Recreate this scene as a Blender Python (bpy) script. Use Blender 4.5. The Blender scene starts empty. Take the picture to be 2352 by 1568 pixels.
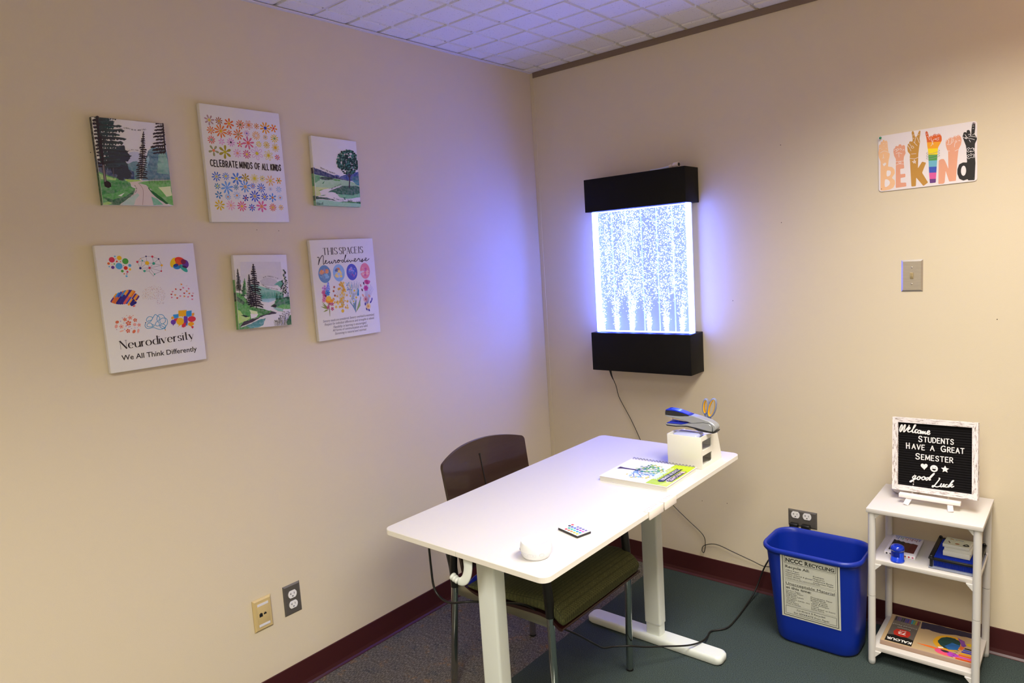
import bpy, bmesh, math, random
import numpy as np
from mathutils import Vector, Matrix, Euler
from mathutils.geometry import tessellate_polygon

# ------------------------------------------------------------------ clear
for blk in (bpy.data.objects, bpy.data.meshes, bpy.data.materials, bpy.data.lights, bpy.data.cameras, bpy.data.curves):
    for b in list(blk):
        blk.remove(b)
SC = bpy.context.scene
COL = SC.collection
PI = math.pi
XR, YN = 3.5, -4.1              # room extent
RH = 2.4566                     # room height

# ------------------------------------------------------------------ camera
cam_d = bpy.data.cameras.new('camera')
cam = bpy.data.objects.new('camera', cam_d)
COL.objects.link(cam)
yaw, pitch, roll = 0.705658, -0.119871, -0.063773
fw = Vector((-math.sin(yaw) * math.cos(pitch), math.cos(yaw) * math.cos(pitch), math.sin(pitch)))
rt = Vector((math.cos(yaw), math.sin(yaw), 0))
up = rt.cross(fw)
R_ = rt * math.cos(roll) + up * math.sin(roll)
U_ = -rt * math.sin(roll) + up * math.cos(roll)
mw = Matrix(((R_.x, U_.x, -fw.x, 2.2315), (R_.y, U_.y, -fw.y, -2.8886), (R_.z, U_.z, -fw.z, 1.5372), (0, 0, 0, 1)))
cam.matrix_world = mw
cam_d.sensor_width = 36
cam_d.lens = 36 * 1594.93 / 2352
cam_d.clip_start = 0.01
SC.camera = cam

# ------------------------------------------------------------------ view, world, lights
SC.view_settings.view_transform = 'Standard'
SC.view_settings.look = 'None'
SC.view_settings.gamma = 1
SC.view_settings.exposure = 0.0
SC.view_settings.use_curve_mapping = False
world = bpy.data.worlds.new('world')
SC.world = world
world.use_nodes = True
world.node_tree.nodes['Background'].inputs[0].default_value = (0.8, 0.85, 1, 1)
world.node_tree.nodes['Background'].inputs[1].default_value = 0.05


def area_light(name, loc, rot, sx, sy, power, color, spread=PI):
    d = bpy.data.lights.new(name, 'AREA')
    d.shape = 'RECTANGLE'
    d.size, d.size_y = sx, sy
    d.energy, d.color, d.spread = power, color, spread
    o = bpy.data.objects.new(name, d)
    o.location, o.rotation_euler = loc, rot
    COL.objects.link(o)
    return o


# fluorescent troffers in the ceiling (behind and above the picture)
area_light('troffer_light', (2.05, -1.15, RH - 0.012), (0, 0, 0), 0.60, 1.20, 40, (1.0, 0.955, 0.87), 2.25)
area_light('troffer_light', (2.00, -3.40, RH - 0.012), (0, 0, 0), 0.60, 1.20, 76, (1.0, 0.955, 0.87), 2.45)
# coloured LED lamp that stands off to the right of the picture
led = bpy.data.lights.new('colour_lamp', 'POINT')
led.energy, led.color, led.shadow_soft_size = 6.5, (1.0, 0.52, 0.38), 0.05
ledo = bpy.data.objects.new('colour_lamp', led)
ledo.location = (2.75, -0.55, 2.15)
COL.objects.link(ledo)


# ------------------------------------------------------------------ colour + materials
def lin(h):
    if isinstance(h, (tuple, list)):
        return tuple((c / 12.92 if c <= 0.04045 else ((c + 0.055) / 1.055) ** 2.4) for c in [x / 255 for x in h])
    h = h.lstrip('#')
    return lin((int(h[0:2], 16), int(h[2:4], 16), int(h[4:6], 16)))


def rgba(h):
    return lin(h) + (1.0,)


MATS = {}


def mat(name, color='#cccccc', rough=0.5, metal=0.0, spec=0.5, bump=0.0, bscale=200, var=0.0, vscale=8, attr=False,
        wash=0.0, emit=None, estr=0.0, coat=0.0, trans=0.0, detail=3, aniso=None):
    if name in MATS:
        return MATS[name]
    m = bpy.data.materials.new(name)
    m.use_nodes = True
    nt = m.node_tree
    N, L = nt.nodes, nt.links
    b = N['Principled BSDF']
    b.inputs['Base Color'].default_value = rgba(color)
    b.inputs['Roughness'].default_value = rough
    b.inputs['Metallic'].default_value = metal
    b.inputs['Specular IOR Level'].default_value = spec
    b.inputs['Coat Weight'].default_value = coat
    tc = N.new('ShaderNodeTexCoord')
    src = None
    if attr:
        a = N.new('ShaderNodeAttribute')
        a.attribute_name = 'Col'
        src = a.outputs['Color']
    if wash or var:
        nz = N.new('ShaderNodeTexNoise')
        nz.inputs['Scale'].default_value = vscale
        nz.inputs['Detail'].default_value = 5
        if aniso:
            mp = N.new('ShaderNodeMapping')
            mp.inputs['Scale'].default_value = aniso
            L.new(tc.outputs['Object'], mp.inputs['Vector'])
            L.new(mp.outputs['Vector'], nz.inputs['Vector'])
        else:
            L.new(tc.outputs['Object'], nz.inputs['Vector'])
        rmp = N.new('ShaderNodeMapRange')
        rmp.inputs['From Min'].default_value = 0.35
        rmp.inputs['From Max'].default_value = 0.7
        L.new(nz.outputs['Fac'], rmp.inputs['Value'])
        mx = N.new('ShaderNodeMix')
        mx.data_type = 'RGBA'
        rmp.inputs['To Max'].default_value = wash or var
        L.new(rmp.outputs['Result'], mx.inputs[0])
        if src:
            L.new(src, mx.inputs[6])
        else:
            mx.inputs[6].default_value = rgba(color)
        c = lin(color)
        mx.inputs[7].default_value = rgba('#e6e0e0') if wash else (c[0] * 0.45, c[1] * 0.45, c[2] * 0.45, 1)
        src = mx.outputs[2]
    if src:
        L.new(src, b.inputs['Base Color'])
    if bump:
        nb = N.new('ShaderNodeTexNoise')
        nb.inputs['Scale'].default_value = bscale
        nb.inputs['Detail'].default_value = detail
        L.new(tc.outputs['Object'], nb.inputs['Vector'])
        bp = N.new('ShaderNodeBump')
        bp.inputs['Strength'].default_value = bump
        bp.inputs['Distance'].default_value = 0.002
        L.new(nb.outputs['Fac'], bp.inputs['Height'])
        L.new(bp.outputs['Normal'], b.inputs['Normal'])
    if emit:
        b.inputs['Emission Color'].default_value = rgba(emit) if isinstance(emit, str) else tuple(emit) + (1,)
        b.inputs['Emission Strength'].default_value = estr
    if trans:
        # thin clear plastic: mostly see-through with a glossy film
        tr = N.new('ShaderNodeBsdfTransparent')
        tr.inputs[0].default_value = rgba(color)
        ms = N.new('ShaderNodeMixShader')
        ms.inputs[0].default_value = trans
        L.new(b.outputs[0], ms.inputs[1])
        L.new(tr.outputs[0], ms.inputs[2])
        L.new(ms.outputs[0], N['Material Output'].inputs['Surface'])
    MATS[name] = m
    return m


# ------------------------------------------------------------------ mesh builder
class MB:
    def __init__(s):
        s.v, s.f, s.m, s.c, s.s = [], [], [], [], []

    def add(s, V, F, mat=0, col=(1, 1, 1), smooth=False, M=None, cols=None):
        o = len(s.v)
        for i, p in enumerate(V):
            p = Vector(p)
            if M is not None:
                p = M @ p
            s.v.append(p)
            s.c.append(cols[i] if cols else col)
        for f in F:
            s.f.append([i + o for i in f])
            s.m.append(mat)
            s.s.append(smooth)
        return s

    def box(s, c, size, mat=0, bevel=0.0, seg=2, M=None, col=(1, 1, 1)):
        bm = bmesh.new()
        bmesh.ops.create_cube(bm, size=1)
        for v in bm.verts:
            v.co = Vector((v.co.x * size[0], v.co.y * size[1], v.co.z * size[2]))
        if bevel:
            bmesh.ops.bevel(bm, geom=list(bm.edges), offset=bevel, segments=seg, affect='EDGES', profile=0.5)
        bm.verts.ensure_lookup_table()
        T = Matrix.Translation(Vector(c))
        T = M @ T if M is not None else T
        s.add([v.co.copy() for v in bm.verts], [[v.index for v in f.verts] for f in bm.faces], mat, col, bevel > 0, T)
        bm.free()
        return s

    def cyl(s, p0, p1, r0, r1=None, n=20, mat=0, caps=True, smooth=True, col=(1, 1, 1)):
        r1 = r0 if r1 is None else r1
        return s.tube([p0, p1], [r0, r1], n, mat, caps, col)

    def tube(s, pts, r, n=10, mat=0, caps=True, col=(1, 1, 1), flat=None, closed=False, upv=None):
        """round (or flattened) tube along a polyline"""
        P = [Vector(p) for p in pts]
        k = len(P)
        rs = r if isinstance(r, (list, tuple)) else [r] * k
        V, F = [], []
        prev = None
        for i in range(k):
            if closed:
                t = P[(i + 1) % k] - P[i - 1]
            else:
                t = P[min(i + 1, k - 1)] - P[max(i - 1, 0)]
            t.normalize()
            if upv is not None:
                a = Vector(upv)
                a = (a - t * a.dot(t)).normalized()
            elif prev is None:
                a = Vector((0, 0, 1)) if abs(t.z) < 0.9 else Vector((1, 0, 0))
                a = (a - t * a.dot(t)).normalized()
            else:
                a = (prev - t * prev.dot(t)).normalized()
            prev = a
            b = t.cross(a)
            fl = flat or (1, 1)
            for j in range(n):
                q = 2 * PI * j / n
                V.append(P[i] + a * (math.cos(q) * rs[i] * fl[0]) + b * (math.sin(q) * rs[i] * fl[1]))
        for i in range(k if closed else k - 1):
            i2 = (i + 1) % k
            for j in range(n):
                F.append([i * n + j, i * n + (j + 1) % n, i2 * n + (j + 1) % n, i2 * n + j])
        s.add(V, F, mat, col, True)
        if caps and not closed:
            o = len(s.v)
            s.add(V[:n], [list(range(n))[::-1]], mat, col)
            s.add(V[-n:], [list(range(n))], mat, col)
        return s

    def loft(s, rings, mat=0, cap0=True, cap1=True, smooth=True, col=(1, 1, 1), closed_ring=True):
        n = len(rings[0])
        V = [p for r in rings for p in r]
        F = []
        for i in range(len(rings) - 1):
            for j in range(n if closed_ring else n - 1):
                F.append([i * n + j, i * n + (j + 1) % n, (i + 1) * n + (j + 1) % n, (i + 1) * n + j])
        s.add(V, F, mat, col, smooth)
        if cap0:
            s.add(rings[0], [list(range(n))[::-1]], mat, col)
        if cap1:
            s.add(rings[-1], [list(range(n))], mat, col)
        return s

    def lathe(s, prof, c=(0, 0, 0), n=32, mat=0, col=(1, 1, 1), M=None):
        rings = [[(c[0] + r * math.cos(2 * PI * j / n), c[1] + r * math.sin(2 * PI * j / n), c[2] + z) for j in range(n)] for r, z in prof]
        if M is not None:
            rings = [[M @ Vector(p) for p in r] for r in rings]
        return s.loft(rings, mat, True, True, True, col)

    def poly(s, loops, z=0.0, mat=0, col=(1, 1, 1), thick=0.0, M=None, cols=None):
        """flat 2-D polygon (with holes) at height z; with thick > 0 a solid slab up from z"""
        MB._e = (MB._e + 1) % 13
        z += MB._e * 5e-6
        LP = [[Vector((p[0], p[1], 0)) for p in lp] for lp in loops]
        T = tessellate_polygon(LP)
        flat = [p for lp in LP for p in lp]
        V = [(p.x, p.y, z + thick) for p in flat]
        F = []
        for t in T:
            a, b, c = (flat[i] for i in t)
            cr = (b.x - a.x) * (c.y - a.y) - (b.y - a.y) * (c.x - a.x)
            if abs(cr) < 1e-14:
                continue
            F.append(list(t) if cr > 0 else list(t)[::-1])
        s.add(V, F, mat, col, False, M, cols)
        if thick:
            s.add([(p.x, p.y, z) for p in flat], [f[::-1] for f in F], mat, col, False, M)
            for lp in LP:
                n = len(lp)
                area = sum(lp[i].x * lp[(i + 1) % n].y - lp[(i + 1) % n].x * lp[i].y for i in range(n))
                VV = [(p.x, p.y, z) for p in lp] + [(p.x, p.y, z + thick) for p in lp]
                outer = (lp is LP[0])
                FF = []
                for i in range(n):
                    j = (i + 1) % n
                    q = [i, j, n + j, n + i]
                    FF.append(q if (area > 0) == outer else q[::-1])
                s.add(VV, FF, mat, col, False, M)
        return s

    _e = 0

    def stroke(s, pts, w, z=0.0, mat=0, col=(1, 1, 1), thick=0.0, M=None, n=8):
        """a pen stroke along a 2-D polyline; w is a width or a function of the direction.
        Broken at sharp corners; every piece lies a few microns off the next so none coincide"""
        P = []
        for p in pts:
            v = Vector((p[0], p[1]))
            if not P or (v - P[-1]).length > 1e-6:
                P.append(v)
        if len(P) < 2:
            return s
        runs, cur = [], [P[0]]
        for i in range(1, len(P)):
            cur.append(P[i])
            if i < len(P) - 1:
                d0, d1 = (P[i] - P[i - 1]).normalized(), (P[i + 1] - P[i]).normalized()
                if d0.dot(d1) < 0.55:
                    runs.append(cur)
                    cur = [P[i]]
        runs.append(cur)
        for R in runs:
            k = len(R)
            D = [(R[min(i + 1, k - 1)] - R[max(i - 1, 0)]).normalized() for i in range(k)]
            W = [(w(d) if callable(w) else w) / 2 for d in D]
            lf = [r + Vector((-d.y, d.x)) * q for r, d, q in zip(R, D, W)]
            rg = [r - Vector((-d.y, d.x)) * q for r, d, q in zip(R, D, W)]
            # chop into short runs so that loops never overlap themselves at one height
            step = 5
            for i in range(0, k - 1, step):
                j = min(i + step, k - 1)
                loop = [rg[q] for q in range(i, j + 1)]
                if not callable(w) and j == k - 1:
                    a0 = math.atan2(-D[-1].x, D[-1].y)
                    a0 = math.atan2(rg[-1].y - R[-1].y, rg[-1].x - R[-1].x)
                    loop += [R[-1] + Vector((math.cos(a0 + PI * t / 5), math.sin(a0 + PI * t / 5))) * W[-1] for t in range(1, 5)]
                loop += [lf[q] for q in range(j, i - 1, -1)]
                if not callable(w) and i == 0:
                    a0 = math.atan2(lf[0].y - R[0].y, lf[0].x - R[0].x)
                    loop += [R[0] + Vector((math.cos(a0 + PI * t / 5), math.sin(a0 + PI * t / 5))) * W[0] for t in range(1, 5)]
                s.poly([loop], z, mat, col, thick, M)
        return s

    def build(s, name, mats, parent=None, loc=None, rot=None):
        me = bpy.data.meshes.new(name)
        me.from_pydata([tuple(p) for p in s.v], [], s.f)
        if not isinstance(mats, (list, tuple)):
            mats = [mats]
        for m in mats:
            me.materials.append(m)
        me.polygons.foreach_set('material_index', s.m)
        me.polygons.foreach_set('use_smooth', s.s)
        at = me.color_attributes.new('Col', 'FLOAT_COLOR', 'POINT')
        at.data.foreach_set('color', [x for c in s.c for x in (c[0], c[1], c[2], 1.0)])
        me.update()
        o = bpy.data.objects.new(name, me)
        COL.objects.link(o)
        if parent:
            o.parent = parent
        if loc is not None:
            o.location = loc
        if rot is not None:
            o.rotation_euler = rot
        return o


def thing(name, label, cat, loc=(0, 0, 0), rot=(0, 0, 0), group=None):
    o = bpy.data.objects.new(name, None)
    o.empty_display_size = 0.05
    COL.objects.link(o)
    o.location, o.rotation_euler = loc, rot
    return tag(o, label, cat, group)


def tag(o, label, cat, group=None):
    o['label'], o['category'] = label, cat
    if group:
        o['group'] = group
    return o


def struct(o):
    o['kind'] = 'structure'
    return o


LEFT = (PI / 2, 0, PI / 2)       # local x -> along the left wall, y -> up, z -> into the room
RIGHT = (PI / 2, 0, 0)           # the same for the right wall


def smooth(pts, k=6, closed=False):
    """Catmull-Rom through the points"""
    P = [np.array(p, float) for p in pts]
    n = len(P)
    out = []
    rng = range(n if closed else n - 1)
    for i in rng:
        p0 = P[i - 1] if (closed or i > 0) else P[0]
        p1, p2 = P[i], P[(i + 1) % n]
        p3 = P[(i + 2) % n] if closed else P[min(i + 2, n - 1)]
        for j in range(k):
            t = j / k
            out.append(tuple(0.5 * ((2 * p1) + (-p0 + p2) * t + (2 * p0 - 5 * p1 + 4 * p2 - p3) * t * t + (-p0 + 3 * p1 - 3 * p2 + p3) * t ** 3)))
    if not closed:
        out.append(tuple(P[-1]))
    return out


def rounded(pts, r):
    """polygon with its corners rounded off"""
    out, n = [], len(pts)
    for i in range(n):
        a, b, c = (Vector(pts[k % n][:2]) for k in (i - 1, i, i + 1))
        d0, d1 = a - b, c - b
        q0, q1 = b + d0 * min(.45, r / max(d0.length, 1e-6)), b + d1 * min(.45, r / max(d1.length, 1e-6))
        for t in (0, .25, .5, .75, 1):
            out.append(tuple(q0 * (1 - t) ** 2 + b * 2 * t * (1 - t) + q1 * t * t))
    return out


def arc(cx, cy, rx, ry, a0, a1, n=10):
    return [(cx + rx * math.cos(math.radians(a0 + (a1 - a0) * i / n)), cy + ry * math.sin(math.radians(a0 + (a1 - a0) * i / n))) for i in range(n + 1)]


# ------------------------------------------------------------------ lettering
_tc = {}


def text_tris(s, bold=0.0):
    """triangulated outline of a line of the built-in sans face, cap height about 0.73 em"""
    key = (s, bold)
    if key not in _tc:
        cu = bpy.data.curves.new('t', 'FONT')
        cu.body, cu.size, cu.resolution_u, cu.offset = s, 1.0, 3, bold
        ob = bpy.data.objects.new('t', cu)
        me = bpy.data.meshes.new_from_object(ob)
        V = [(v.co.x, v.co.y) for v in me.vertices]
        F = [list(p.vertices) for p in me.polygons]
        bpy.data.objects.remove(ob)
        bpy.data.curves.remove(cu)
        bpy.data.meshes.remove(me)
        _tc[key] = (V, F)
    return _tc[key]


def put_text(mb, s, fn, h, x=0.0, y=0.0, width=None, align='L', z=0.0, mat=0, col=(0, 0, 0), bold=0.0, shear=0.0, thick=0.0):
    """writes s with cap height h at (x, y); fn maps the 2-D pen position to the face"""
    V, F = text_tris(s, 0.0 if "M" in s else bold)
    if not V:
        return
    k = h / 0.73
    xs = [v[0] for v in V]
    x0, x1 = min(xs), max(xs)
    sx = width / (x1 - x0) if width else k
    W = (x1 - x0) * sx
    off = {'L': 0, 'C': -W / 2, 'R': -W}[align]
    P = [fn((v[0] - x0) * sx + off + x + shear * v[1] * k, v[1] * k + y) for v in V]
    FF = []
    for f in F:
        a = sum(P[f[i]][0] * P[f[(i + 1) % len(f)]][1] - P[f[(i + 1) % len(f)]][0] * P[f[i]][1] for i in range(len(f)))
        FF.append(f if a > 0 else f[::-1])
    mb.add([(p[0], p[1], z + thick) for p in P], FF, mat, col)
    if thick:
        ed = {}
        for f in FF:
            for i in range(len(f)):
                e = (f[i], f[(i + 1) % len(f)])
                ed[e] = 1
        sides = [e for e in ed if (e[1], e[0]) not in ed]
        n = len(P)
        mb.add([(p[0], p[1], z) for p in P] + [(p[0], p[1], z + thick) for p in P], [[a, b, n + b, n + a] for a, b in sides], mat, col)


ident = lambda a, b: (a, b)
# single-stroke skeletons in a box one unit high: (width, strokes)
_S = smooth([(.55, .82), (.42, .98), (.2, .98), (.06, .8), (.12, .6), (.42, .45), (.55, .25), (.45, .04), (.2, .0), (.03, .16)], 4)
GLY = {
    'A': (.66, [[(0, 0), (.33, 1), (.66, 0)], [(.12, .36), (.54, .36)]]),
    'B': (.55, [[(0, 0), (0, 1)], [(0, 1), (.25, 1)] + arc(.25, .76, .22, .24, 90, -90, 6) + [(0, .52)], [(0, .52), (.27, .52)] + arc(.27, .26, .26, .26, 90, -90, 6) + [(0, 0)]]),
    'C': (.62, [arc(.36, .5, .36, .5, 48, 312, 14)]),
    'D': (.62, [[(0, 0), (0, 1)], [(0, 1), (.2, 1)] + arc(.2, .5, .42, .5, 90, -90, 10) + [(0, 0)]]),
    'E': (.5, [[(0, 0), (0, 1)], [(0, 1), (.48, 1)], [(0, .52), (.4, .52)], [(0, 0), (.5, 0)]]),
    'F': (.48, [[(0, 0), (0, 1)], [(0, 1), (.48, 1)], [(0, .52), (.4, .52)]]),
    'H': (.62, [[(0, 0), (0, 1)], [(.62, 0), (.62, 1)], [(0, .52), (.62, .52)]]),
    'I': (.02, [[(0, 0), (0, 1)]]),
    'K': (.56, [[(0, 0), (0, 1)], [(.54, 1), (0, .42)], [(.17, .58), (.56, 0)]]),
    'L': (.46, [[(0, 1), (0, 0)], [(0, 0), (.46, 0)]]),
    'M': (.76, [[(0, 0), (.04, 1)], [(.04, 1), (.38, .15)], [(.38, .15), (.72, 1)], [(.72, 1), (.76, 0)]]),
    'N': (.62, [[(0, 0), (0, 1)], [(0, 1), (.62, 0)], [(.62, 0), (.62, 1)]]),
    'O': (.72, [arc(.36, .5, .36, .5, 90, 450, 20)]),
    'P': (.54, [[(0, 0), (0, 1)], [(0, 1), (.25, 1)] + arc(.25, .73, .27, .27, 90, -90, 8) + [(0, .46)]]),
    'R': (.56, [[(0, 0), (0, 1)], [(0, 1), (.25, 1)] + arc(.25, .74, .26, .26, 90, -90, 8) + [(0, .48)], [(.24, .48), (.56, 0)]]),
    'S': (.58, [_S]),
    'G': (.66, [arc(.36, .5, .36, .5, 48, 330, 14) + [(.66, .44)], [(.40, .44), (.66, .44)], [(.66, .44), (.66, .06)]]),
    'U': (.6, [[(0, 1), (0, .3)] + arc(.3, .3, .3, .3, 180, 360, 10) + [(.6, 1)]]),
    'V': (.64, [[(0, 1), (.32, 0), (.64, 1)]]),
    'T': (.62, [[(.31, 0), (.31, 1)], [(0, 1), (.62, 1)]]),
    'd': (.5, [[(.5, 0), (.5, 1.05)], arc(.27, .32, .27, .32, 60, 300, 12)]),
    'e': (.5, [[(.02, .34), (.49, .34)] + arc(.26, .32, .25, .32, 5, 310, 14)]),
    'i': (.02, [[(0, 0), (0, .62)], [(0, .84), (0, .9)]]),
    'o': (.56, [arc(.28, .32, .28, .32, 90, 450, 16)]),
    'r': (.25, [[(0, 0), (0, .62)], smooth([(0, .38), (.1, .56), (.2, .62), (.29, .57)], 3)]),
    's': (.4, [[(p[0] * .68, p[1] * .64) for p in _S]]),
    't': (.3, [[(.14, .02), (.14, .95)], [(0, .62), (.3, .62)], smooth([(.14, .04), (.2, 0), (.3, .04)], 3)]),
    'u': (.5, [smooth([(0, .62), (0, .2), (.1, .02), (.28, .0), (.5, .2)], 4), [(.5, .0), (.5, .62)]]),
    'v': (.5, [[(0, .62), (.25, 0)], [(.25, 0), (.5, .62)]]),
    'y': (.5, [[(0, .62), (.26, 0)], [(.5, .62), (.18, -.25), (.06, -.3)]]),
}


def put_glyphs(mb, s, fn, h, x, y, width=None, pen=0.13, serif=False, gap=0.22, space=0.45, z=0.0, mat=0, col=(0, 0, 0), wob=0.0, seed=1, thick=0.0):
    rnd = random.Random(seed)
    W = 0
    for ch in s:
        W += space if ch == ' ' else GLY[ch][0] + gap
    W -= gap
    kx = width / W if width else h
    cx = 0
    for ch in s:
        if ch == ' ':
            cx += space
            continue
        w, strokes = GLY[ch]
        dy, rr = rnd.uniform(-wob, wob), rnd.uniform(-wob, wob) * 1.5
        for st in strokes:
            T = lambda p: ((cx + p[0] + rr * (p[1] - .5)) * kx + x, (p[1] + dy) * h + y)
            pts = [T(p) for p in st]
            if serif:
                wf = lambda d: h * (0.028 + (pen - 0.028) * abs(d.y) ** 1.3)
                if ch in 'NAMvy':   # diagonals: falling strokes are the heavy ones
                    a, b = st[0], st[-1]
                    falling = (b[0] - a[0]) * (b[1] - a[1]) < 0
                    if abs(b[0] - a[0]) < 0.05:
                        falling = False
                    wf = (lambda d: h * pen) if falling else (lambda d: h * 0.035)
                    if ch == 'A' and len(st) == 3:
                        for seg, ww in (((pts[0], pts[1]), .035), ((pts[1], pts[2]), pen)):
                            mb.stroke([fn(*q) for q in seg], (lambda d, ww=ww: h * ww), z, mat, col, thick)
                        for q in (pts[0], pts[2]):
                            mb.stroke([fn(q[0] - .12 * kx, q[1]), fn(q[0] + .12 * kx, q[1])], lambda d: h * .04, z, mat, col, thick)
                        continue
                ff = [fn(*p) for p in pts]
                mb.stroke(ff, wf, z, mat, col, thick)
                for p, q in ((st[0], pts[0]), (st[-1], pts[-1])):
                    if len(st) == 2 and abs(st[0][1] - st[1][1]) > 0.3 and not (ch in 'di' and p[1] > 1):
                        if ch in 'vyNM' and abs(p[1]) < 0.01 and ch != 'M':
                            continue
                        mb.stroke([fn(q[0] - .11 * kx, q[1]), fn(q[0] + .11 * kx, q[1])], lambda d: h * .04, z, mat, col, thick)
                    elif len(st) == 2 and ch in 'TEFL' and abs(st[0][1] - st[1][1]) < .01 and p[0] != 0 or (ch == 'T' and len(st) == 2 and p[1] == 1 and st[0][1] == 1):
                        dd = -.12 if p[1] > .6 else .12
                        mb.stroke([fn(*q), fn(q[0], q[1] + dd * h)], lambda d: h * .04, z, mat, col, thick)
            else:
                mb.stroke([fn(*p) for p in pts], pen * h, z, mat, col, thick, n=6)
        cx += w + gap


# ------------------------------------------------------------------ flat artwork on a sheet w x h (metres)
class Sheet:
    """q: corners TL TR BR BL of the sheet in the drawing's own units; uv() gives metres from the centre"""
    L = 8e-5

    def __init__(s, mb, q, w, h, z0, pr=1, wash=2):
        A, B = [], []
        dst = [(-w / 2, h / 2), (w / 2, h / 2), (w / 2, -h / 2), (-w / 2, -h / 2)]
        for (x, y), (u, v) in zip(q, dst):
            A.append([x, y, 1, 0, 0, 0, -u * x, -u * y]); B.append(u)
            A.append([0, 0, 0, x, y, 1, -v * x, -v * y]); B.append(v)
        s.H = np.append(np.linalg.solve(np.array(A, float), np.array(B, float)), 1).reshape(3, 3)
        s.mb, s.w, s.h, s.z0, s.pr, s.ws = mb, w, h, z0, pr, wash
        s.k = math.hypot(q[1][0] - q[0][0], q[1][1] - q[0][1]) / w      # drawing units per metre, roughly

    def uv(s, x, y):
        p = s.H @ np.array([x, y, 1.0])
        return (float(p[0] / p[2]), float(p[1] / p[2]))

    def clip(s, p):
        e = 2e-4
        return (max(-s.w / 2 + e, min(s.w / 2 - e, p[0])), max(-s.h / 2 + e, min(s.h / 2 - e, p[1])))

    def z(s, lay):
        return s.z0 + s.L * (lay + 1)

    def P(s, pts, col, lay=1, wash=False, jag=0.0, sub=1, seed=3, sm=0, hole=None, col2=None):
        if sm:
            pts = smooth(pts, sm, True)
        rnd = random.Random(seed)
        if jag:
            out = []
            n = len(pts)
            for i in range(n):
                a, b = pts[i], pts[(i + 1) % n]
                for k in range(sub):
                    t = k / sub
                    j = jag if k else jag * .5
                    out.append((a[0] + (b[0] - a[0]) * t + rnd.uniform(-j, j), a[1] + (b[1] - a[1]) * t + rnd.uniform(-j, j)))
            pts = out
        U = [s.clip(s.uv(*p)) for p in pts]
        loops = [U]
        if hole:
            loops += [[s.uv(*p) for p in h] for h in hole]
        cols = None
        if col2:                                                 # second pigment bleeding in at random along the edge
            a, b = lin(col), lin(col2)
            cols = []
            for _ in [p for lp in loops for p in lp]:
                t = rnd.random()
                cols.append(tuple(x + (y - x) * t for x, y in zip(a, b)))
        s.mb.poly(loops, s.z(lay), s.ws if wash else s.pr, lin(col), cols=cols)

    def S(s, pts, wpx, col, lay=2, sm=0):
        if sm:
            pts = smooth(pts, sm)
        s.mb.stroke([s.clip(s.uv(*p)) for p in pts], wpx / s.k, s.z(lay), s.pr, lin(col), n=6)

    def disc(s, x, y, r, col, lay=1, n=16, ry=None, wash=False, rot=0.0):
        u, v = s.uv(x, y)
        a, b = r / s.k, (ry or r) / s.k
        cr, sr = math.cos(rot), math.sin(rot)
        pts = []
        for i in range(n):
            c, d = a * math.cos(2 * PI * i / n), b * math.sin(2 * PI * i / n)
            pts.append(s.clip((u + c * cr - d * sr, v + c * sr + d * cr)))
        s.mb.poly([pts], s.z(lay), s.ws if wash else s.pr, lin(col))

    def flower(s, x, y, r, n, col, cc, fat=0.28, lay=1, rot=0.0, open_=False, cr=0.24):
        u, v = s.uv(x, y)
        R = r / s.k
        for i in range(n):
            a = rot + 2 * PI * i / n
            ax, ay = math.cos(a), math.sin(a)
            pts = []
            for t in range(12):
                q = 2 * PI * t / 12
                d = R * (.58 + .42 * math.cos(q))
                e = R * fat * math.sin(q) * (0.75 + .35 * math.cos(q))
                pts.append(s.clip((u + ax * d - ay * e, v + ay * d + ax * e)))
            if open_:
                s.mb.stroke(pts + pts[:1], R * .09, s.z(lay), s.pr, lin(col), n=4)
            else:
                s.mb.poly([pts], s.z(lay), s.pr, lin(col))
        s.mb.poly([[s.clip((u + R * cr * math.cos(2 * PI * k / 12), v + R * cr * math.sin(2 * PI * k / 12))) for k in range(12)]], s.z(lay + 1), s.pr, lin(cc))

    def T(s, txt, p0, p1, hpx, col='#35302f', lay=6, bold=0.0, shear=0.0, align='L', fit=True):
        """line of text from p0 to p1 (baseline ends), cap height hpx"""
        a, b = Vector(s.uv(*p0)), Vector(s.uv(*p1))
        d = (b - a)
        W = d.length
        d.normalize()
        n = Vector((-d.y, d.x))
        fn = lambda x, y: tuple(a + d * x + n * y)
        put_text(s.mb, txt, fn, hpx / s.k, 0, 0, W if fit else None, align, s.z(lay), s.pr, lin(col), bold, shear)

    def arctext(s, txt, pts, hpx, col='#4a4446', lay=6):
        P = [Vector(s.uv(*p)) for p in smooth(pts, 8)]
        Ls = [0]
        for i in range(1, len(P)):
            Ls.append(Ls[-1] + (P[i] - P[i - 1]).length)
        n = len(txt)
        for k, ch in enumerate(txt):
            if ch == ' ':
                continue
            q = Ls[-1] * (k + .1) / n
            i = max(j for j in range(len(P) - 1) if Ls[j] <= q)
            d = (P[i + 1] - P[i]).normalized()
            o = P[i] + d * (q - Ls[i])
            nn = Vector((-d.y, d.x))
            put_text(s.mb, ch, lambda x, y: tuple(o + d * x + nn * y), hpx / s.k, 0, 0, None, 'L', s.z(lay), s.pr, lin(col), 0.01)

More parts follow.
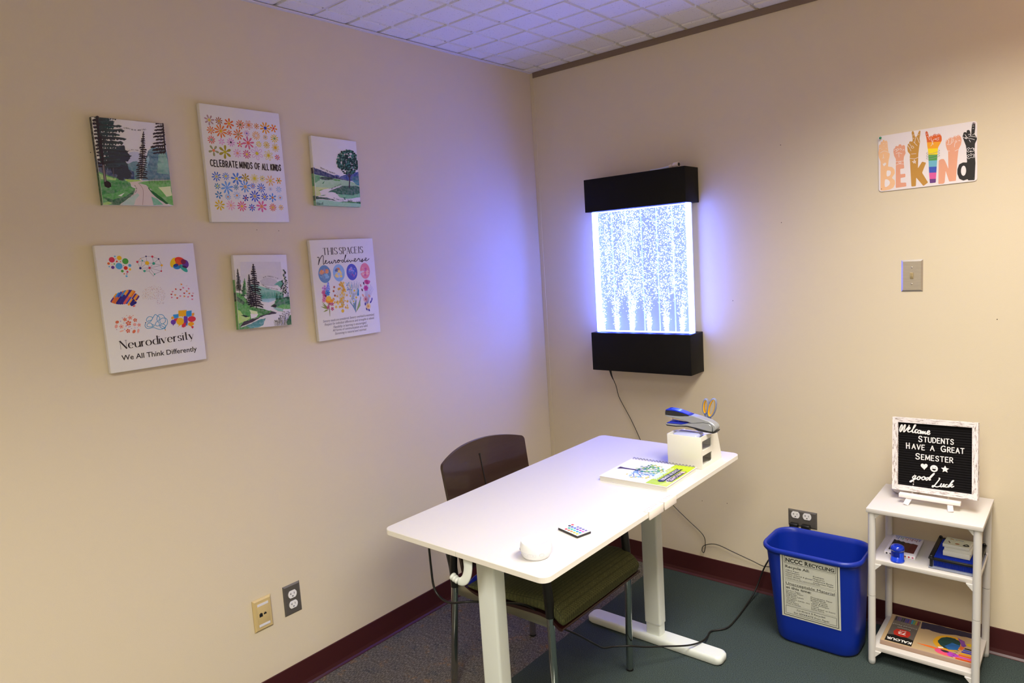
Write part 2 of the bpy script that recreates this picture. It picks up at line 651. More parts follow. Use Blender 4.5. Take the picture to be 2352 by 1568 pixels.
    def conifer(s, top, base, hw, col, lay=3, seed=1, levels=12, droop=0.35, trunk=True, lowfrac=0.1, side=0, col2=None, c0=0.0):
        rnd = random.Random(seed)
        levels = int(levels * 1.35)
        (x0, y0), (x1, y1) = top, base
        H = y1 - y0
        if trunk:
            s.S([(x0, y0), ((x0 + x1) / 2, (y0 + y1) / 2), (x1, y1)], max(2.5, hw * .09), col, lay)
        for k in range(levels):
            t = k / (levels - 1) * (1 - lowfrac)
            cx, cy = x0 + (x1 - x0) * t, y0 + H * t
            for sd in (-1, 1):
                if side and sd != side:
                    continue
                w = hw * (c0 + (1 - c0) * (0.10 + 0.90 * t ** .85)) * rnd.uniform(.62, 1.1)
                th = H / levels * rnd.uniform(.9, 1.4)
                m = 8
                pts = [(cx, cy - th * .3)]
                for i in range(1, m):
                    f = i / m
                    pts.append((cx + sd * w * f, cy + w * droop * f * f - th * .22 * rnd.random()))
                pts.append((cx + sd * w, cy + w * droop + th * .05))
                for i in range(m - 1, 0, -1):
                    f = i / m
                    yb = cy + w * droop * f * f
                    pts.append((cx + sd * w * (f + .03), yb + th * (.55 + .5 * rnd.random()) * (1 - f * .55)))
                    pts.append((cx + sd * w * (f - .035), yb + th * (.18 + .15 * rnd.random())))
                pts.append((cx, cy + th * .9))
                s.P(pts, col, lay, jag=w * .012, sub=2, seed=rnd.randint(0, 9999), col2=col2)
# ------------------------------------------------------------------ the room
M_wall = mat('wall_paint', '#d6c9ae', 0.75, spec=0.25, bump=0.16, bscale=420, detail=3)
M_ceil = mat('ceiling_tile', '#e9e7e6', 0.9, spec=0.1, bump=0.5, bscale=150, detail=4)
M_tbar = mat('ceiling_grid', '#d9d6da', 0.5, spec=0.3)
M_taupe = mat('wall_angle_taupe', '#7a6858', 0.6)
M_base = mat('vinyl_base', '#401719', 0.42, spec=0.45, bump=0.05, bscale=60)


def speckle_tile():
    """mineral-fibre tile: fine pits as a bump plus small dark pin holes"""
    m = M_ceil
    N, L = m.node_tree.nodes, m.node_tree.links
    b = N['Principled BSDF']
    tc = N.new('ShaderNodeTexCoord')
    v = N.new('ShaderNodeTexVoronoi')
    v.inputs['Scale'].default_value = 120
    v.inputs['Randomness'].default_value = 1
    L.new(tc.outputs['Object'], v.inputs['Vector'])
    r = N.new('ShaderNodeMapRange')
    r.inputs['From Min'].default_value = 0.10
    r.inputs['From Max'].default_value = 0.16
    L.new(v.outputs['Distance'], r.inputs['Value'])
    nz = N.new('ShaderNodeTexNoise')
    nz.inputs['Scale'].default_value = 40
    L.new(tc.outputs['Object'], nz.inputs['Vector'])
    g = N.new('ShaderNodeMath')
    g.operation = 'GREATER_THAN'
    g.inputs[1].default_value = 0.53
    L.new(nz.outputs['Fac'], g.inputs[0])
    mxm = N.new('ShaderNodeMath')
    mxm.operation = 'MAXIMUM'
    L.new(r.outputs['Result'], mxm.inputs[0])
    L.new(g.outputs[0], mxm.inputs[1])
    mx = N.new('ShaderNodeMix')
    mx.data_type = 'RGBA'
    L.new(mxm.outputs[0], mx.inputs[0])
    mx.inputs[6].default_value = rgba('#7d7878')
    mx.inputs[7].default_value = rgba('#e9e7e6')
    L.new(mx.outputs[2], b.inputs['Base Color'])


speckle_tile()


def carpet():
    m = bpy.data.materials.new('carpet')
    m.use_nodes = True
    N, L = m.node_tree.nodes, m.node_tree.links
    b = N['Principled BSDF']
    b.inputs['Roughness'].default_value = 0.95
    b.inputs['Specular IOR Level'].default_value = 0.1
    tc = N.new('ShaderNodeTexCoord')

    def noise(sc, det=3, rough=.6, vec=None):
        n = N.new('ShaderNodeTexNoise')
        n.inputs['Scale'].default_value = sc
        n.inputs['Detail'].default_value = det
        n.inputs['Roughness'].default_value = rough
        L.new(vec or tc.outputs['Object'], n.inputs['Vector'])
        return n.outputs['Fac']

    def ramp(f, stops):
        r = N.new('ShaderNodeValToRGB')
        e = r.color_ramp.elements
        while len(e) < len(stops):
            e.new(.5)
        for el, (p, c) in zip(e, stops):
            el.position, el.color = p, rgba(c)
        L.new(f, r.inputs[0])
        return r.outputs[0]

    def mix(f, a, c, t='MIX'):
        x = N.new('ShaderNodeMix')
        x.data_type, x.blend_type = 'RGBA', t
        if isinstance(f, float):
            x.inputs[0].default_value = f
        else:
            L.new(f, x.inputs[0])
        L.new(a, x.inputs[6])
        L.new(c, x.inputs[7])
        return x.outputs[2]
    green = ramp(noise(330, 3, .8), [(.3, '#1f2727'), (.5, '#3c4745'), (.72, '#59645f')])
    mp = N.new('ShaderNodeMapping')
    mp.inputs['Scale'].default_value = (260, 90, 90)
    L.new(tc.outputs['Object'], mp.inputs['Vector'])
    loop = ramp(noise(1.0, 2, .8, mp.outputs[0]), [(.36, '#1b1a1b'), (.5, '#55514b'), (.64, '#9c958a')])
    tint = ramp(noise(14, 5, .7), [(.34, '#4a5258'), (.45, '#6a655e'), (.57, '#6e685e'), (.68, '#a5783f')])
    brown = mix(.45, loop, tint)
    sx = N.new('ShaderNodeSeparateXYZ')
    L.new(tc.outputs['Object'], sx.inputs[0])
    ad = N.new('ShaderNodeMath')
    ad.operation = 'MULTIPLY_ADD'
    L.new(noise(120), ad.inputs[0])
    ad.inputs[1].default_value = 0.006
    L.new(sx.outputs[0], ad.inputs[2])
    gt = N.new('ShaderNodeMath')
    gt.operation = 'GREATER_THAN'
    gt.inputs[1].default_value = 0.618
    L.new(ad.outputs[0], gt.inputs[0])
    L.new(mix(gt.outputs[0], brown, green), b.inputs['Base Color'])
    bp = N.new('ShaderNodeBump')
    bp.inputs['Strength'].default_value = 0.6
    bp.inputs['Distance'].default_value = 0.003
    L.new(noise(350, 3, .8), bp.inputs['Height'])
    L.new(bp.outputs[0], b.inputs['Normal'])
    return m


def slab(name, lo, hi, m):
    mb = MB()
    mb.box([(a + b) / 2 for a, b in zip(lo, hi)], [b - a for a, b in zip(lo, hi)])
    return struct(mb.build(name, m))


slab('floor', (-.1, YN - .1, -.06), (XR + .1, .1, 0), carpet())
slab('wall_left', (-.1, YN - .1, 0), (0, .1, RH + .03), M_wall)
slab('wall_right', (0, 0, 0), (XR + .1, .1, RH + .03), M_wall)
slab('wall_back', (0, YN - .1, 0), (XR + .1, YN, RH + .03), M_wall)
slab('wall_far', (XR, YN, 0), (XR + .1, 0, RH + .03), M_wall)

# ceiling: 2 x 4 ft lay-in tiles scored into raised six inch squares
mb = MB()
P6 = 0.1524
mb.box((XR / 2, YN / 2, RH + .018), (XR, -YN, .02), 0)
xs = [0.095 + P6 * k for k in range(-1, 24)]
ys = [-0.07 + P6 * k for k in range(1, -29, -1)]
for i in range(len(xs) - 1):
    for j in range(len(ys) - 1):
        x0, x1 = max(xs[i] + .007, 0.0), min(xs[i + 1] - .007, XR)
        y1, y0 = min(ys[j] - .007, 0.0), max(ys[j + 1] + .007, YN)
        if x1 - x0 < .03 or y1 - y0 < .02:
            continue
        zz = RH - (0.004 if ys[j] > 0 else 0)
        e = .0012
        V = [(x0, y0, RH + .008), (x1, y0, RH + .008), (x1, y1, RH + .008), (x0, y1, RH + .008),
             (x0 + e, y0 + e, zz), (x1 - e, y0 + e, zz), (x1 - e, y1 - e, zz), (x0 + e, y1 - e, zz)]
        mb.add(V, [[7, 6, 5, 4], [0, 4, 5, 1], [1, 5, 6, 2], [2, 6, 7, 3], [3, 7, 4, 0]][0:1] + [[0, 1, 5, 4], [1, 2, 6, 5], [2, 3, 7, 6], [3, 0, 4, 7]], 0)
for k in range(0, 7):
    y = -0.07 - .6096 * k - 4 * P6 * 0
    mb.box((XR / 2, y, RH + .0055), (XR, .011, .006), 1)
for k in range(-1, 3):
    x = 1.1618 + 1.2192 * k
    if 0 < x < XR:
        mb.box((x, YN / 2, RH + .0054), (.011, -YN, .006), 1)
struct(mb.build('ceiling', [M_ceil, M_tbar]))
mb = MB()
mb.box((.009, YN / 2, RH - .0045), (.018, -YN - .002, .003), 0)
struct(mb.build('trim_1', [M_tbar]))
mb = MB()
mb.box((XR / 2 + .01, -.0025, RH - .018), (XR - .022, .005, .026), 0)
struct(mb.build('trim_2', [M_taupe]))
mb = MB()
mb.box((.012, -.0012, (RH - .03 + .1) / 2), (.022, .0024, RH - .135), 0)
struct(mb.build('trim_3', [M_wall]))


def cove(name, a, b, nrm):
    prof = [(0.0005, .1), (.004, .0985), (.0042, .05), (.005, .022), (.008, .009), (.014, .003), (.015, .0006), (0.0005, .0006)]
    A, B, n = Vector(a), Vector(b), Vector(nrm)
    mb = MB()
    rings = [[p + n * d + Vector((0, 0, z)) for d, z in prof] for p in (A, B)]
    mb.loft(rings, smooth=False)
    return struct(mb.build(name, M_base))


cove('baseboard_left', (0, YN + .02, 0), (0, -.004, 0), (1, 0, 0))
cove('baseboard_right', (.016, 0, 0), (XR - .02, 0, 0), (0, -1, 0))

# nail holes left in the paint
M_hole = mat('nail_hole', '#54473b', 0.9)
mb = MB()
for x, z in ((1.243, 1.915), (1.241, 1.609), (1.03, 1.294), (1.967, 1.221), (.86, .37), (.98, .38)):
    mb.cyl((x, -.0004, z), (x, .0005, z), .0018, n=10)
for y, z in ((-2.084, 1.914), (-1.589, 1.688), (-1.505, 1.684)):
    mb.cyl((.0004, y, z), (-.0005, y, z), .0014, n=10)
struct(mb.build('trim_4', M_hole))
# ------------------------------------------------------------------ bubble panel on the right wall
M_blk = mat('black_satin', '#060506', 0.55, spec=0.22)
M_blk2 = mat('black_plastic', '#0d0d0e', 0.42, spec=0.5)
M_acr = mat('clear_acrylic', '#f2f6ff', 0.05, trans=0.93)
M_bub = mat('lit_bubbles', '#eef2ff', 0.3, emit=(0.10, 0.165, 1.0), estr=32)
M_edge = mat('lit_acrylic_edge', '#eef2ff', 0.3, emit=(0.10, 0.165, 1.0), estr=32)
M_water = mat('lit_water', '#4a5384', 0.7, spec=0.05, trans=0.2, emit=(0.44, 0.49, 1.0), estr=1.2)
M_led = mat('led_strip', '#dfe8ff', 0.4, emit=(0.2, 0.25, 1.0), estr=14)
M_pvc = mat('white_pvc', '#e4d6c4', 0.4)

PX0, PX1 = 0.3795, 0.8895
bp_ = thing('bubble_panel', 'tall black framed bubble panel glowing blue on the wall', 'bubble wall', (0.6345, 0, 0.978))
o = MB().box((0, -.0645, 1.7986 - .978), (.510, .127, .1495), bevel=.0015).build('top_box', M_blk, bp_)
o = MB().box((0, -.0645, 1.068 - .978), (.510, .127, .180), bevel=.0015).build('bottom_box', M_blk, bp_)
zb, zt = 1.158 - .978, 1.7238 - .978
zc, zh = (zb + zt) / 2, zt - zb
SX0, SX1 = 0.367 - .6345, 0.880 - .6345
SX0, SX1 = -.246, .243
yf, yb = -.090, -.050
wid, mid = SX1 - SX0, (SX0 + SX1) / 2
MB().box((mid, yf, zc), (wid, .003, zh)).build('front_pane', M_acr, bp_)
MB().box((mid, yb, zc), (wid, .003, zh)).build('back_pane', M_water, bp_)
for sx in (SX0 + .006, SX1 - .006):
    MB().box((sx, (yf + yb) / 2, zc), (.011, yb - yf - .004, zh), bevel=.001).build('edge_spacer', M_edge, bp_)
for k in range(1, 6):
    x = SX0 + .012 + (wid - .024) * k / 6
    MB().box((x, yb - .009, zc), (.0018, .010, zh - .01)).build('divider', mat('divider_acrylic', '#e6ecff', .7, spec=.05, trans=.6, emit=(.5, .55, 1), estr=.7), bp_)
# LED strips shining into the pane from both boxes
MB().box((mid, -.070, zt - .003), (wid - .03, .02, .004)).build('led_strip', M_led, bp_)
MB().box((mid, -.070, zb + .003), (wid - .03, .02, .004)).build('led_strip', M_led, bp_)
# rising bubbles: six nozzles, the columns spread as they rise
rnd = random.Random(7)
ico = bmesh.new()
bmesh.ops.create_icosphere(ico, subdivisions=1, radius=1)
ico.verts.ensure_lookup_table()
IV = [v.co.copy() for v in ico.verts]
IF = [[v.index for v in f.verts] for f in ico.faces]
ico.free()
mb = MB()
noz = [x - .6345 for x in (.414, .492, .575, .661, .748, .826)]
wts = [.8, .95, 1.45, .8, 1.0, 1.0]
for x0, w in zip(noz, wts):
    ph = rnd.uniform(0, 6)
    for _ in range(int(1400 * w)):
        h = rnd.random() ** 0.95
        spread = .0045 + .034 * min(1, h / .32) ** 1.3
        drift = .010 * math.sin(ph + h * 9) * min(1, .25 + h)
        x = x0 + drift + rnd.gauss(0, 1) * spread * .55
        if h > .3:
            x = x0 + drift * .5 + rnd.uniform(-.045, .045)
        x = max(SX0 + .014, min(SX1 - .014, x))
        y = rnd.uniform(yf + .005, yb - .008)
        r = rnd.choice((.0009, .0012, .0014, .0018, .0022)) * (1.0 if h > .12 else 1.1)
        z = zb + .008 + h * (zh - .014)
        sx = rnd.uniform(.8, 1.35)
        mb.add([(x + p.x * r * sx, y + p.y * r, z + p.z * r * rnd.uniform(.85, 1.05)) for p in IV], IF, 0, smooth=True)
    for _ in range(60):      # dense foam at the nozzle
        h = rnd.random() * .11
        mb.add([(x0 + rnd.gauss(0, .0035 + h * .03) + p.x * .0028, (yf + yb) / 2 + rnd.uniform(-.01, .01) + p.y * .0028, zb + .007 + h * zh + p.z * .0028) for p in IV], IF, 0, smooth=True)
o = mb.build('bubbles', M_bub, bp_)
o['kind'] = 'stuff'
for x in noz:
    MB().cyl((x, -.070, zb + .0), (x, -.070, zb + .012), .004, .003, n=10).build('nozzle', M_acr, bp_)
# filler fitting lying on top of the box
zt2 = 1.8734 - .978
f = MB()
f.cyl((.8 - .6345, -.085, zt2 + .010), (.815 - .6345, -.087, zt2 + .012), .009, n=20)
f.cyl((.822 - .6345, -.088, zt2 + .0125), (.845 - .6345, -.091, zt2 + .0135), .0115, n=20)
f.cyl((.815 - .6345, -.087, zt2 + .012), (.822 - .6345, -.088, zt2 + .0125), .006, n=16)
fit = f.build('hose_fitting', M_pvc, bp_)
MB().cyl((.8449 - .6345, -.0909, zt2 + .0135), (.8462 - .6345, -.0911, zt2 + .0135), .0075, n=18).build('bore', M_blk2, fit)
MB().tube(smooth([(.70 - .6345, -.075, zt2 + .0055), (.74 - .6345, -.078, zt2 + .0055), (.78 - .6345, -.083, zt2 + .008), (.805 - .6345, -.0855, zt2 + .0105)], 5), .0052, 10).build('hose', mat('hose_blue', '#c9d0e6', .3), bp_)

# its power cord hanging down the wall and across to the socket
pts = [(.426, -.05, .960), (.432, -.035, .92), (.438, -.020, .881), (.445, -.010, .827), (.481, -.008, .761), (.503, -.008, .724), (.530, -.008, .672), (.554, -.008, .621),
       (.60, -.012, .53), (.65, -.012, .42), (.709, -.012, .335), (.785, -.010, .271), (.864, -.012, .211), (.875, -.014, .162), (.868, -.016, .128), (.858, -.014, .136), (.868, -.010, .160), (.928, -.012, .179),
       (1.014, -.014, .161), (1.093, -.012, .141), (1.151, -.012, .129), (1.21, -.02, .16), (1.265, -.035, .27), (1.281, -.034, .345)]
mb = MB()
mb.tube([Vector(p) - Vector((.426, -.05, .9)) for p in smooth(pts, 6)], .0016, 8)
cord = mb.build('power_cord', M_blk2, bp_, (.426 - .6345, -.05, .9 - .978))
MB().tube([(0, 0, .076), (0.001, 0.002, .06), (.003, .006, .04), (.006, .014, .018)], [.0055, .0055, .004, .002], 12).build('barrel_plug', M_blk2, cord)
MB().box((1.281 - .426, .0235, .346 - .9), (.034, .022, .026), bevel=.004).build('wall_plug', M_blk2, cord)
# ------------------------------------------------------------------ switch, sockets, phone jack
M_steel = mat('brushed_steel', '#c9c2b6', 0.38, metal=0.85, var=.25, vscale=30, aniso=(1, 18, 1))
M_dsteel = mat('dark_steel', '#635e58', 0.42, metal=0.25, var=.25, vscale=30, aniso=(1, 18, 1))
M_wp = mat('white_plastic', '#e9e7e4', 0.35)
M_ivory = mat('ivory_plastic', '#c9b27c', 0.42)
M_ivl = mat('paper_label', '#d9d8dc', 0.6)
M_dark = mat('slot_dark', '#0a0908', 0.8)


def plate(w, h, t=.0045, edge=.006):
    mb = MB()
    a, b = w / 2, h / 2
    V = [(-a, -b, .0003), (a, -b, .0003), (a, b, .0003), (-a, b, .0003), (-a + edge, -b + edge, t), (a - edge, -b + edge, t), (a - edge, b - edge, t), (-a + edge, b - edge, t)]
    mb.add(V, [[4, 5, 6, 7], [0, 1, 5, 4], [1, 2, 6, 5], [2, 3, 7, 6], [3, 0, 4, 7]])
    return mb


def receptacle(parent, x, y, z, rot=0.0):
    M = Matrix.Translation((x, y, 0)) @ Matrix.Rotation(rot, 4, 'Z')
    r = .0172
    pts = [(r * math.cos(2 * PI * k / 40), max(-.0138, min(.0138, r * math.sin(2 * PI * k / 40)))) for k in range(40)]
    mb = MB()
    mb.poly([pts], z, 0, thick=.0022, M=M)
    o = mb.build('receptacle', M_wp, parent)
    d = MB()
    zz = z + .0023
    d.box((.0064, .003, zz), (.0016, .0075, .0004), M=M)
    d.box((-.0064, .003, zz), (.0016, .0075, .0004), M=M)
    d.box((-.0085, .003, zz), (.0045, .0015, .0004), M=M)
    d.poly([[(0.0026 * math.cos(2 * PI * k / 14), -.0075 + max(-.0018, .0026 * math.sin(2 * PI * k / 14))) for k in range(14)]], zz, M=M, thick=.0002)
    d.build('slots', M_dark, o)


def screw(parent, x, y, z, m, r=.0032):
    mb = MB()
    mb.lathe([(0.0001, -.0005), (r, -.0003), (r * .9, .0007), (r * .5, .0013), (.0001, .0014)], (x, y, z), 14)
    mb.build('screw', m, parent)


sw = thing('light_switch', 'brushed steel light switch plate with an ivory toggle on right wall', 'light switch', (1.7083, -.0003, 1.3795), RIGHT)
plate(.0700, .1160).build('cover_plate', M_steel, sw)
screw(sw, 0, .0302, .0047, M_steel)
screw(sw, 0, -.0302, .0047, M_steel)
mb = MB()
mb.box((0, 0, .0047), (.0105, .0235, .001))
col_ = mb.build('switch_collar', M_dark, sw)
mb = MB()
mb.add([(-.005, -.0115, .005), (.005, -.0115, .005), (.005, .0115, .005), (-.005, .0115, .005), (-.0042, -.002, .011), (.0042, -.002, .011), (.004, .0105, .0165), (-.004, .0105, .0165)],
       [[4, 5, 6, 7], [0, 1, 5, 4], [1, 2, 6, 5], [2, 3, 7, 6], [3, 0, 4, 7]])
mb.build('toggle', mat('ivory_toggle', '#cdb98a', .35), sw)

ol = thing('wall_outlet', 'dark steel outlet plate with two white sockets on left wall', 'outlet', (.0003, -1.6045, .3488), LEFT)
ol.rotation_euler = Euler(LEFT)
plate(.0700, .1140).build('cover_plate', M_dsteel, ol)
receptacle(ol, 0, .0195, .0045)
receptacle(ol, 0, -.0195, .0045)
screw(ol, 0, 0, .0046, M_dsteel, .0028)

o2 = thing('wall_outlet', 'dark steel outlet plate lying sideways behind the blue bin', 'outlet', (1.3085, -.0003, .3735), RIGHT)
plate(.1165, .0720).build('cover_plate', M_dsteel, o2)
receptacle(o2, -.0275, .0145, .0045)
receptacle(o2, .0195, .0145, .0045)

pj = thing('phone_jack', 'ivory phone jack plate with white label strips beside left outlet', 'phone jack', (.0003, -1.7245, .3463), LEFT)
mb = MB()
a, b = .0355, .0580
V = [(-a, -b, .0003), (a, -b, .0003), (a, b, .0003), (-a, b, .0003), (-a, -b, .003), (a, -b, .003), (a, b, .003), (-a, b, .003),
     (-a + .006, -b + .006, .0085), (a - .006, -b + .006, .0085), (a - .006, b - .006, .0085), (-a + .006, b - .006, .0085)]
mb.add(V, [[8, 9, 10, 11]] + [q for k in range(4) for q in ([k, (k + 1) % 4, 4 + (k + 1) % 4, 4 + k], [4 + k, 4 + (k + 1) % 4, 8 + (k + 1) % 4, 8 + k])])
mb.build('cover_plate', M_ivory, pj)
MB().box((0, 0, .0088), (.046, .086, .0012), bevel=.0004).build('insert', M_ivory, pj)
for s in (-1, 1):
    MB().box((0, s * .0375, .0096), (.042, .0085, .0008)).build('label_strip', M_ivl, pj)
mb = MB()
mb.poly([[(-.0165, -.0065), (-.004, -.0065), (-.004, .0055), (-.0075, .0055), (-.0075, .008), (-.013, .008), (-.013, .0055), (-.0165, .0055)]], .0094, thick=.0003)
mb.poly([[(.0005, -.002), (.011, -.002), (.011, .0035), (.008, .0035), (.008, .006), (.0035, .006), (.0035, .0035), (.0005, .0035)]], .0094, thick=.0003)
mb.build('jack_opening', M_dark, pj)
# ------------------------------------------------------------------ desk
M_dtop = mat('desk_laminate', '#d2ceca', 0.38, spec=0.4)
M_dband = mat('desk_edge_band', '#e6e2d8', 0.45)
M_dmet = mat('white_powder_coat', '#dde3dc', 0.4)
DX, DY, DZ, DW, DL = 0.9308, -1.0547, 0.7656, 0.6055, 1.1923


def rrect(hx, hy, r, n=6, cx=0, cy=0):
    pts = []
    for sx, sy, a0 in ((1, 1, 0), (-1, 1, 90), (-1, -1, 180), (1, -1, 270)):
        for i in range(n + 1):
            a = math.radians(a0 + 90 * i / n)
            pts.append((cx + sx * (hx - r) + r * math.cos(a), cy + sy * (hy - r) + r * math.sin(a)))
    return pts


desk = thing('standing_desk', 'white standing desk with rounded top beside the left wall', 'desk', (DX, DY, 0))
mb = MB()
o_ = rrect(DW / 2, DL / 2, .026, 8)
i_ = rrect(DW / 2 - .0015, DL / 2 - .0015, .0245, 8)
T_ = .0165
rings = [[(x, y, DZ - T_) for x, y in i_], [(x, y, DZ - T_ + .0012) for x, y in o_], [(x, y, DZ - .0012) for x, y in o_], [(x, y, DZ) for x, y in i_]]
mb.loft(rings[0:2], 1, True, False, False)
mb.loft(rings[1:3], 1, False, False, False)
mb.loft(rings[2:4], 0, False, True, False)
top = mb.build('tabletop', [M_dtop, M_dband], desk)
MB().box((0, -DL / 2 - .0002, DZ - T_ / 2), (.0006, .0006, T_ - .002)).build('edge_seam', mat('seam_line', '#a8aba2', .7), top)
for ly in (-1.5205, -.5985):
    y = ly - DY
    x = .930 - DX
    mb = MB()
    mb.loft([[(x + px, y + py, z) for px, py in rrect(.0345, .0245, .008, 4)] for z in (.081, DZ - T_ - .006)])
    leg = mb.build('leg', M_dmet, desk)
    mb = MB()
    mb.loft([[(x + px, y + py, z) for px, py in rrect(.0315, .0215, .007, 4)] for z in (.033, .0815)])
    mb.build('inner_column', M_dmet, leg)
    mb = MB()
    fx0, fx1 = .625 - DX, 1.212 - DX
    cx, hx = (fx0 + fx1) / 2, (fx1 - fx0) / 2
    mb.loft([[(cx + px, y + py, z) for px, py in rrect(hx + a, .036 + a * .6, .022, 6)] for a, z in ((-.006, .002), (0, .008), (0, .024), (-.004, .031), (-.010, .0335))])
    mb.build('foot', M_dmet, leg)
MB().box((0.0, 0, DZ - T_ - .022), (.09, .86, .036), bevel=.003).build('cross_beam', M_dmet, desk)
for ly in (-1.5205, -.5985):
    MB().box((0, ly - DY, DZ - T_ - .0035), (.50, .05, .0055), bevel=.001).build('top_bracket', M_dmet, desk)
# two toothed edge clips pressed onto the long front edge
M_clip = mat('clip_plastic', '#efe6dc', 0.4)
ex = DW / 2
for y0, y1 in ((-1.148, -1.0635), (-1.0525, -.9785)):
    yc, ln = (y0 + y1) / 2 - DY, (y1 - y0)
    mb = MB()
    mb.box((ex + .0028, yc, DZ - .0095), (.0050, ln, .026), bevel=.001)
    mb.box((ex - .006, yc, DZ + .0011), (.022, ln, .0022), bevel=.0007)
    c = mb.build('edge_clip', M_clip, desk)
    tz = MB()
    for k in range(6):
        yy = yc - ln * .36 + ln * .145 * k
        tz.poly([[(ex - .0165, yy - ln * .06), (ex - .0035, yy - ln * .055), (ex - .0035, yy + ln * .03), (ex - .0165, yy + ln * .06)]], DZ + .0023, thick=.0009)
    tz.build('teeth', mat('clip_shade', '#d8c8b8', .5), c)
# curled hook under the near end
mb = MB()
hk = [(.9515, -1.628, DZ - T_ - .001), (.952, -1.629, .728), (.953, -1.631, .713), (.951, -1.634, .697), (.944, -1.637, .683), (.934, -1.640, .6765), (.925, -1.643, .677)]
hk = [tuple(Vector(p) - Vector((DX, DY, 0))) for p in smooth(hk, 4)]
n_ = len(hk)
mb.tube(hk, [.0175 - .0065 * i / n_ for i in range(n_)], 14, flat=(.30, 1.0), upv=(0, 1, 0))
mb.build('hook', M_dmet, desk)
for k, (x, z) in enumerate(((.9235, .6795), (.9155, .6825), (.9075, .686))):
    m2 = MB()
    c = Vector((x - DX, -1.645 - DY, z))
    m2.lathe([(.001, -.004), (.0088 + .0006 * k, -.0035), (.0098 + .0006 * k, 0), (.0088 + .0006 * k, .0035), (.001, .004)], n=18,
             M=Matrix.Translation(c) @ Matrix.Rotation(math.radians(-68), 4, 'Y'))
    m2.build('hook_ring', M_dmet, desk)

# its black cable: loops below the top, then over the floor to the wall socket
q = [(.712, -1.55, DZ - T_ - .002), (.711, -1.55, .70), (.712, -1.55, .655), (.713, -1.55, .629), (.718, -1.55, .568), (.741, -1.55, .540), (.787, -1.55, .534), (.845, -1.53, .545), (.89, -1.45, .52), (.895, -1.33, .46),
     (.897, -1.25, .385), (.91, -1.20, .335), (.936, -1.13, .28), (.93, -1.02, .19), (.918, -.95, .137), (.928, -.90, .121), (.970, -.862, .118), (1.0, -.80, .094), (1.04, -.73, .075),
     (1.078, -.675, .062), (1.098, -.628, .050), (1.11, -.57, .038), (1.10, -.50, .020), (1.085, -.43, .0055), (1.125, -.374, .0055), (1.13, -.292, .0055), (1.126, -.17, .012), (1.135, -.085, .05), (1.17, -.052, .16), (1.25, -.045, .29), (1.327, -.04, .345)]
cab = thing('power_cable', 'thick black cable looping under the desk and across the carpet', 'cable', (.712, -1.55, .70))
mb = MB()
mb.tube([Vector(p) - Vector((.712, -1.55, .70)) for p in smooth(q, 7)], .0034, 8)
mb.build('cable', M_blk2, cab)
MB().box((1.328 - .712, -.0235 + 1.55, .346 - .70), (.034, .024, .026), bevel=.004).build('wall_plug', M_blk2, cab)

# ------------------------------------------------------------------ chair
M_wood = mat('dark_walnut', '#2f1a14', 0.3, spec=0.5, coat=.25, var=.35, vscale=9, aniso=(1, 1.2, 14))
M_chrome = mat('chrome', '#b9bcb8', 0.12, metal=1.0)
M_shell = mat('maroon_shell', '#2c0d0e', 0.4)
M_rail = mat('seat_rail_metal', '#8d8c7b', 0.3, metal=.7)


def seat_fabric():
    m = mat('green_weave', '#555a38', 0.85, spec=.15, bump=.5, bscale=420)
    N, L = m.node_tree.nodes, m.node_tree.links
    b = N['Principled BSDF']
    tc = N.new('ShaderNodeTexCoord')
    mp = N.new('ShaderNodeMapping')
    mp.inputs['Rotation'].default_value = (0, 0, 0)
    L.new(tc.outputs['Object'], mp.inputs['Vector'])
    w = N.new('ShaderNodeTexWave')
    w.bands_direction = 'X'
    w.inputs['Scale'].default_value = 22
    w.inputs['Distortion'].default_value = .8
    w.inputs['Detail'].default_value = 2
    w.inputs['Detail Scale'].default_value = 6
    L.new(mp.outputs[0], w.inputs['Vector'])
    br = N.new('ShaderNodeTexBrick')
    br.inputs['Scale'].default_value = 62
    br.inputs['Color1'].default_value = rgba('#6a6d49')
    br.inputs['Color2'].default_value = rgba('#62663f')
    br.inputs['Mortar'].default_value = rgba('#474b34')
    br.inputs['Mortar Size'].default_value = .05
    br.inputs['Brick Width'].default_value = .35
    br.inputs['Row Height'].default_value = .35
    L.new(mp.outputs[0], br.inputs['Vector'])
    mag = N.new('ShaderNodeTexVoronoi')
    mag.inputs['Scale'].default_value = 130
    L.new(mp.outputs[0], mag.inputs['Vector'])
    gt = N.new('ShaderNodeMapRange')
    gt.inputs['From Min'].default_value = .35
    gt.inputs['From Max'].default_value = .45
    gt.inputs['To Max'].default_value = .45
    L.new(mag.outputs['Distance'], gt.inputs['Value'])
    mx = N.new('ShaderNodeMix')
    mx.data_type = 'RGBA'
    L.new(gt.outputs[0], mx.inputs[0])
    L.new(br.outputs[0], mx.inputs[6])
    mx.inputs[7].default_value = rgba('#4a4d34')
    m2 = N.new('ShaderNodeMix')
    m2.data_type = 'RGBA'
    cr = N.new('ShaderNodeMapRange')
    cr.inputs['From Min'].default_value = .8
    cr.inputs['From Max'].default_value = .95
    cr.inputs['To Max'].default_value = .5
    L.new(w.outputs['Fac'], cr.inputs['Value'])
    L.new(cr.outputs[0], m2.inputs[0])
    L.new(mx.outputs[2], m2.inputs[6])
    m2.inputs[7].default_value = rgba('#3a3d2b')
    L.new(m2.outputs[2], b.inputs['Base Color'])
    return m


CX, CY = .74, -1.055
chair = thing('desk_chair', 'chair with dark wooden back and green patterned seat behind the desk', 'chair', (CX, CY, 0))
# curved wooden back with a slot down its middle
nu, nv = 44, 14
HB = .226


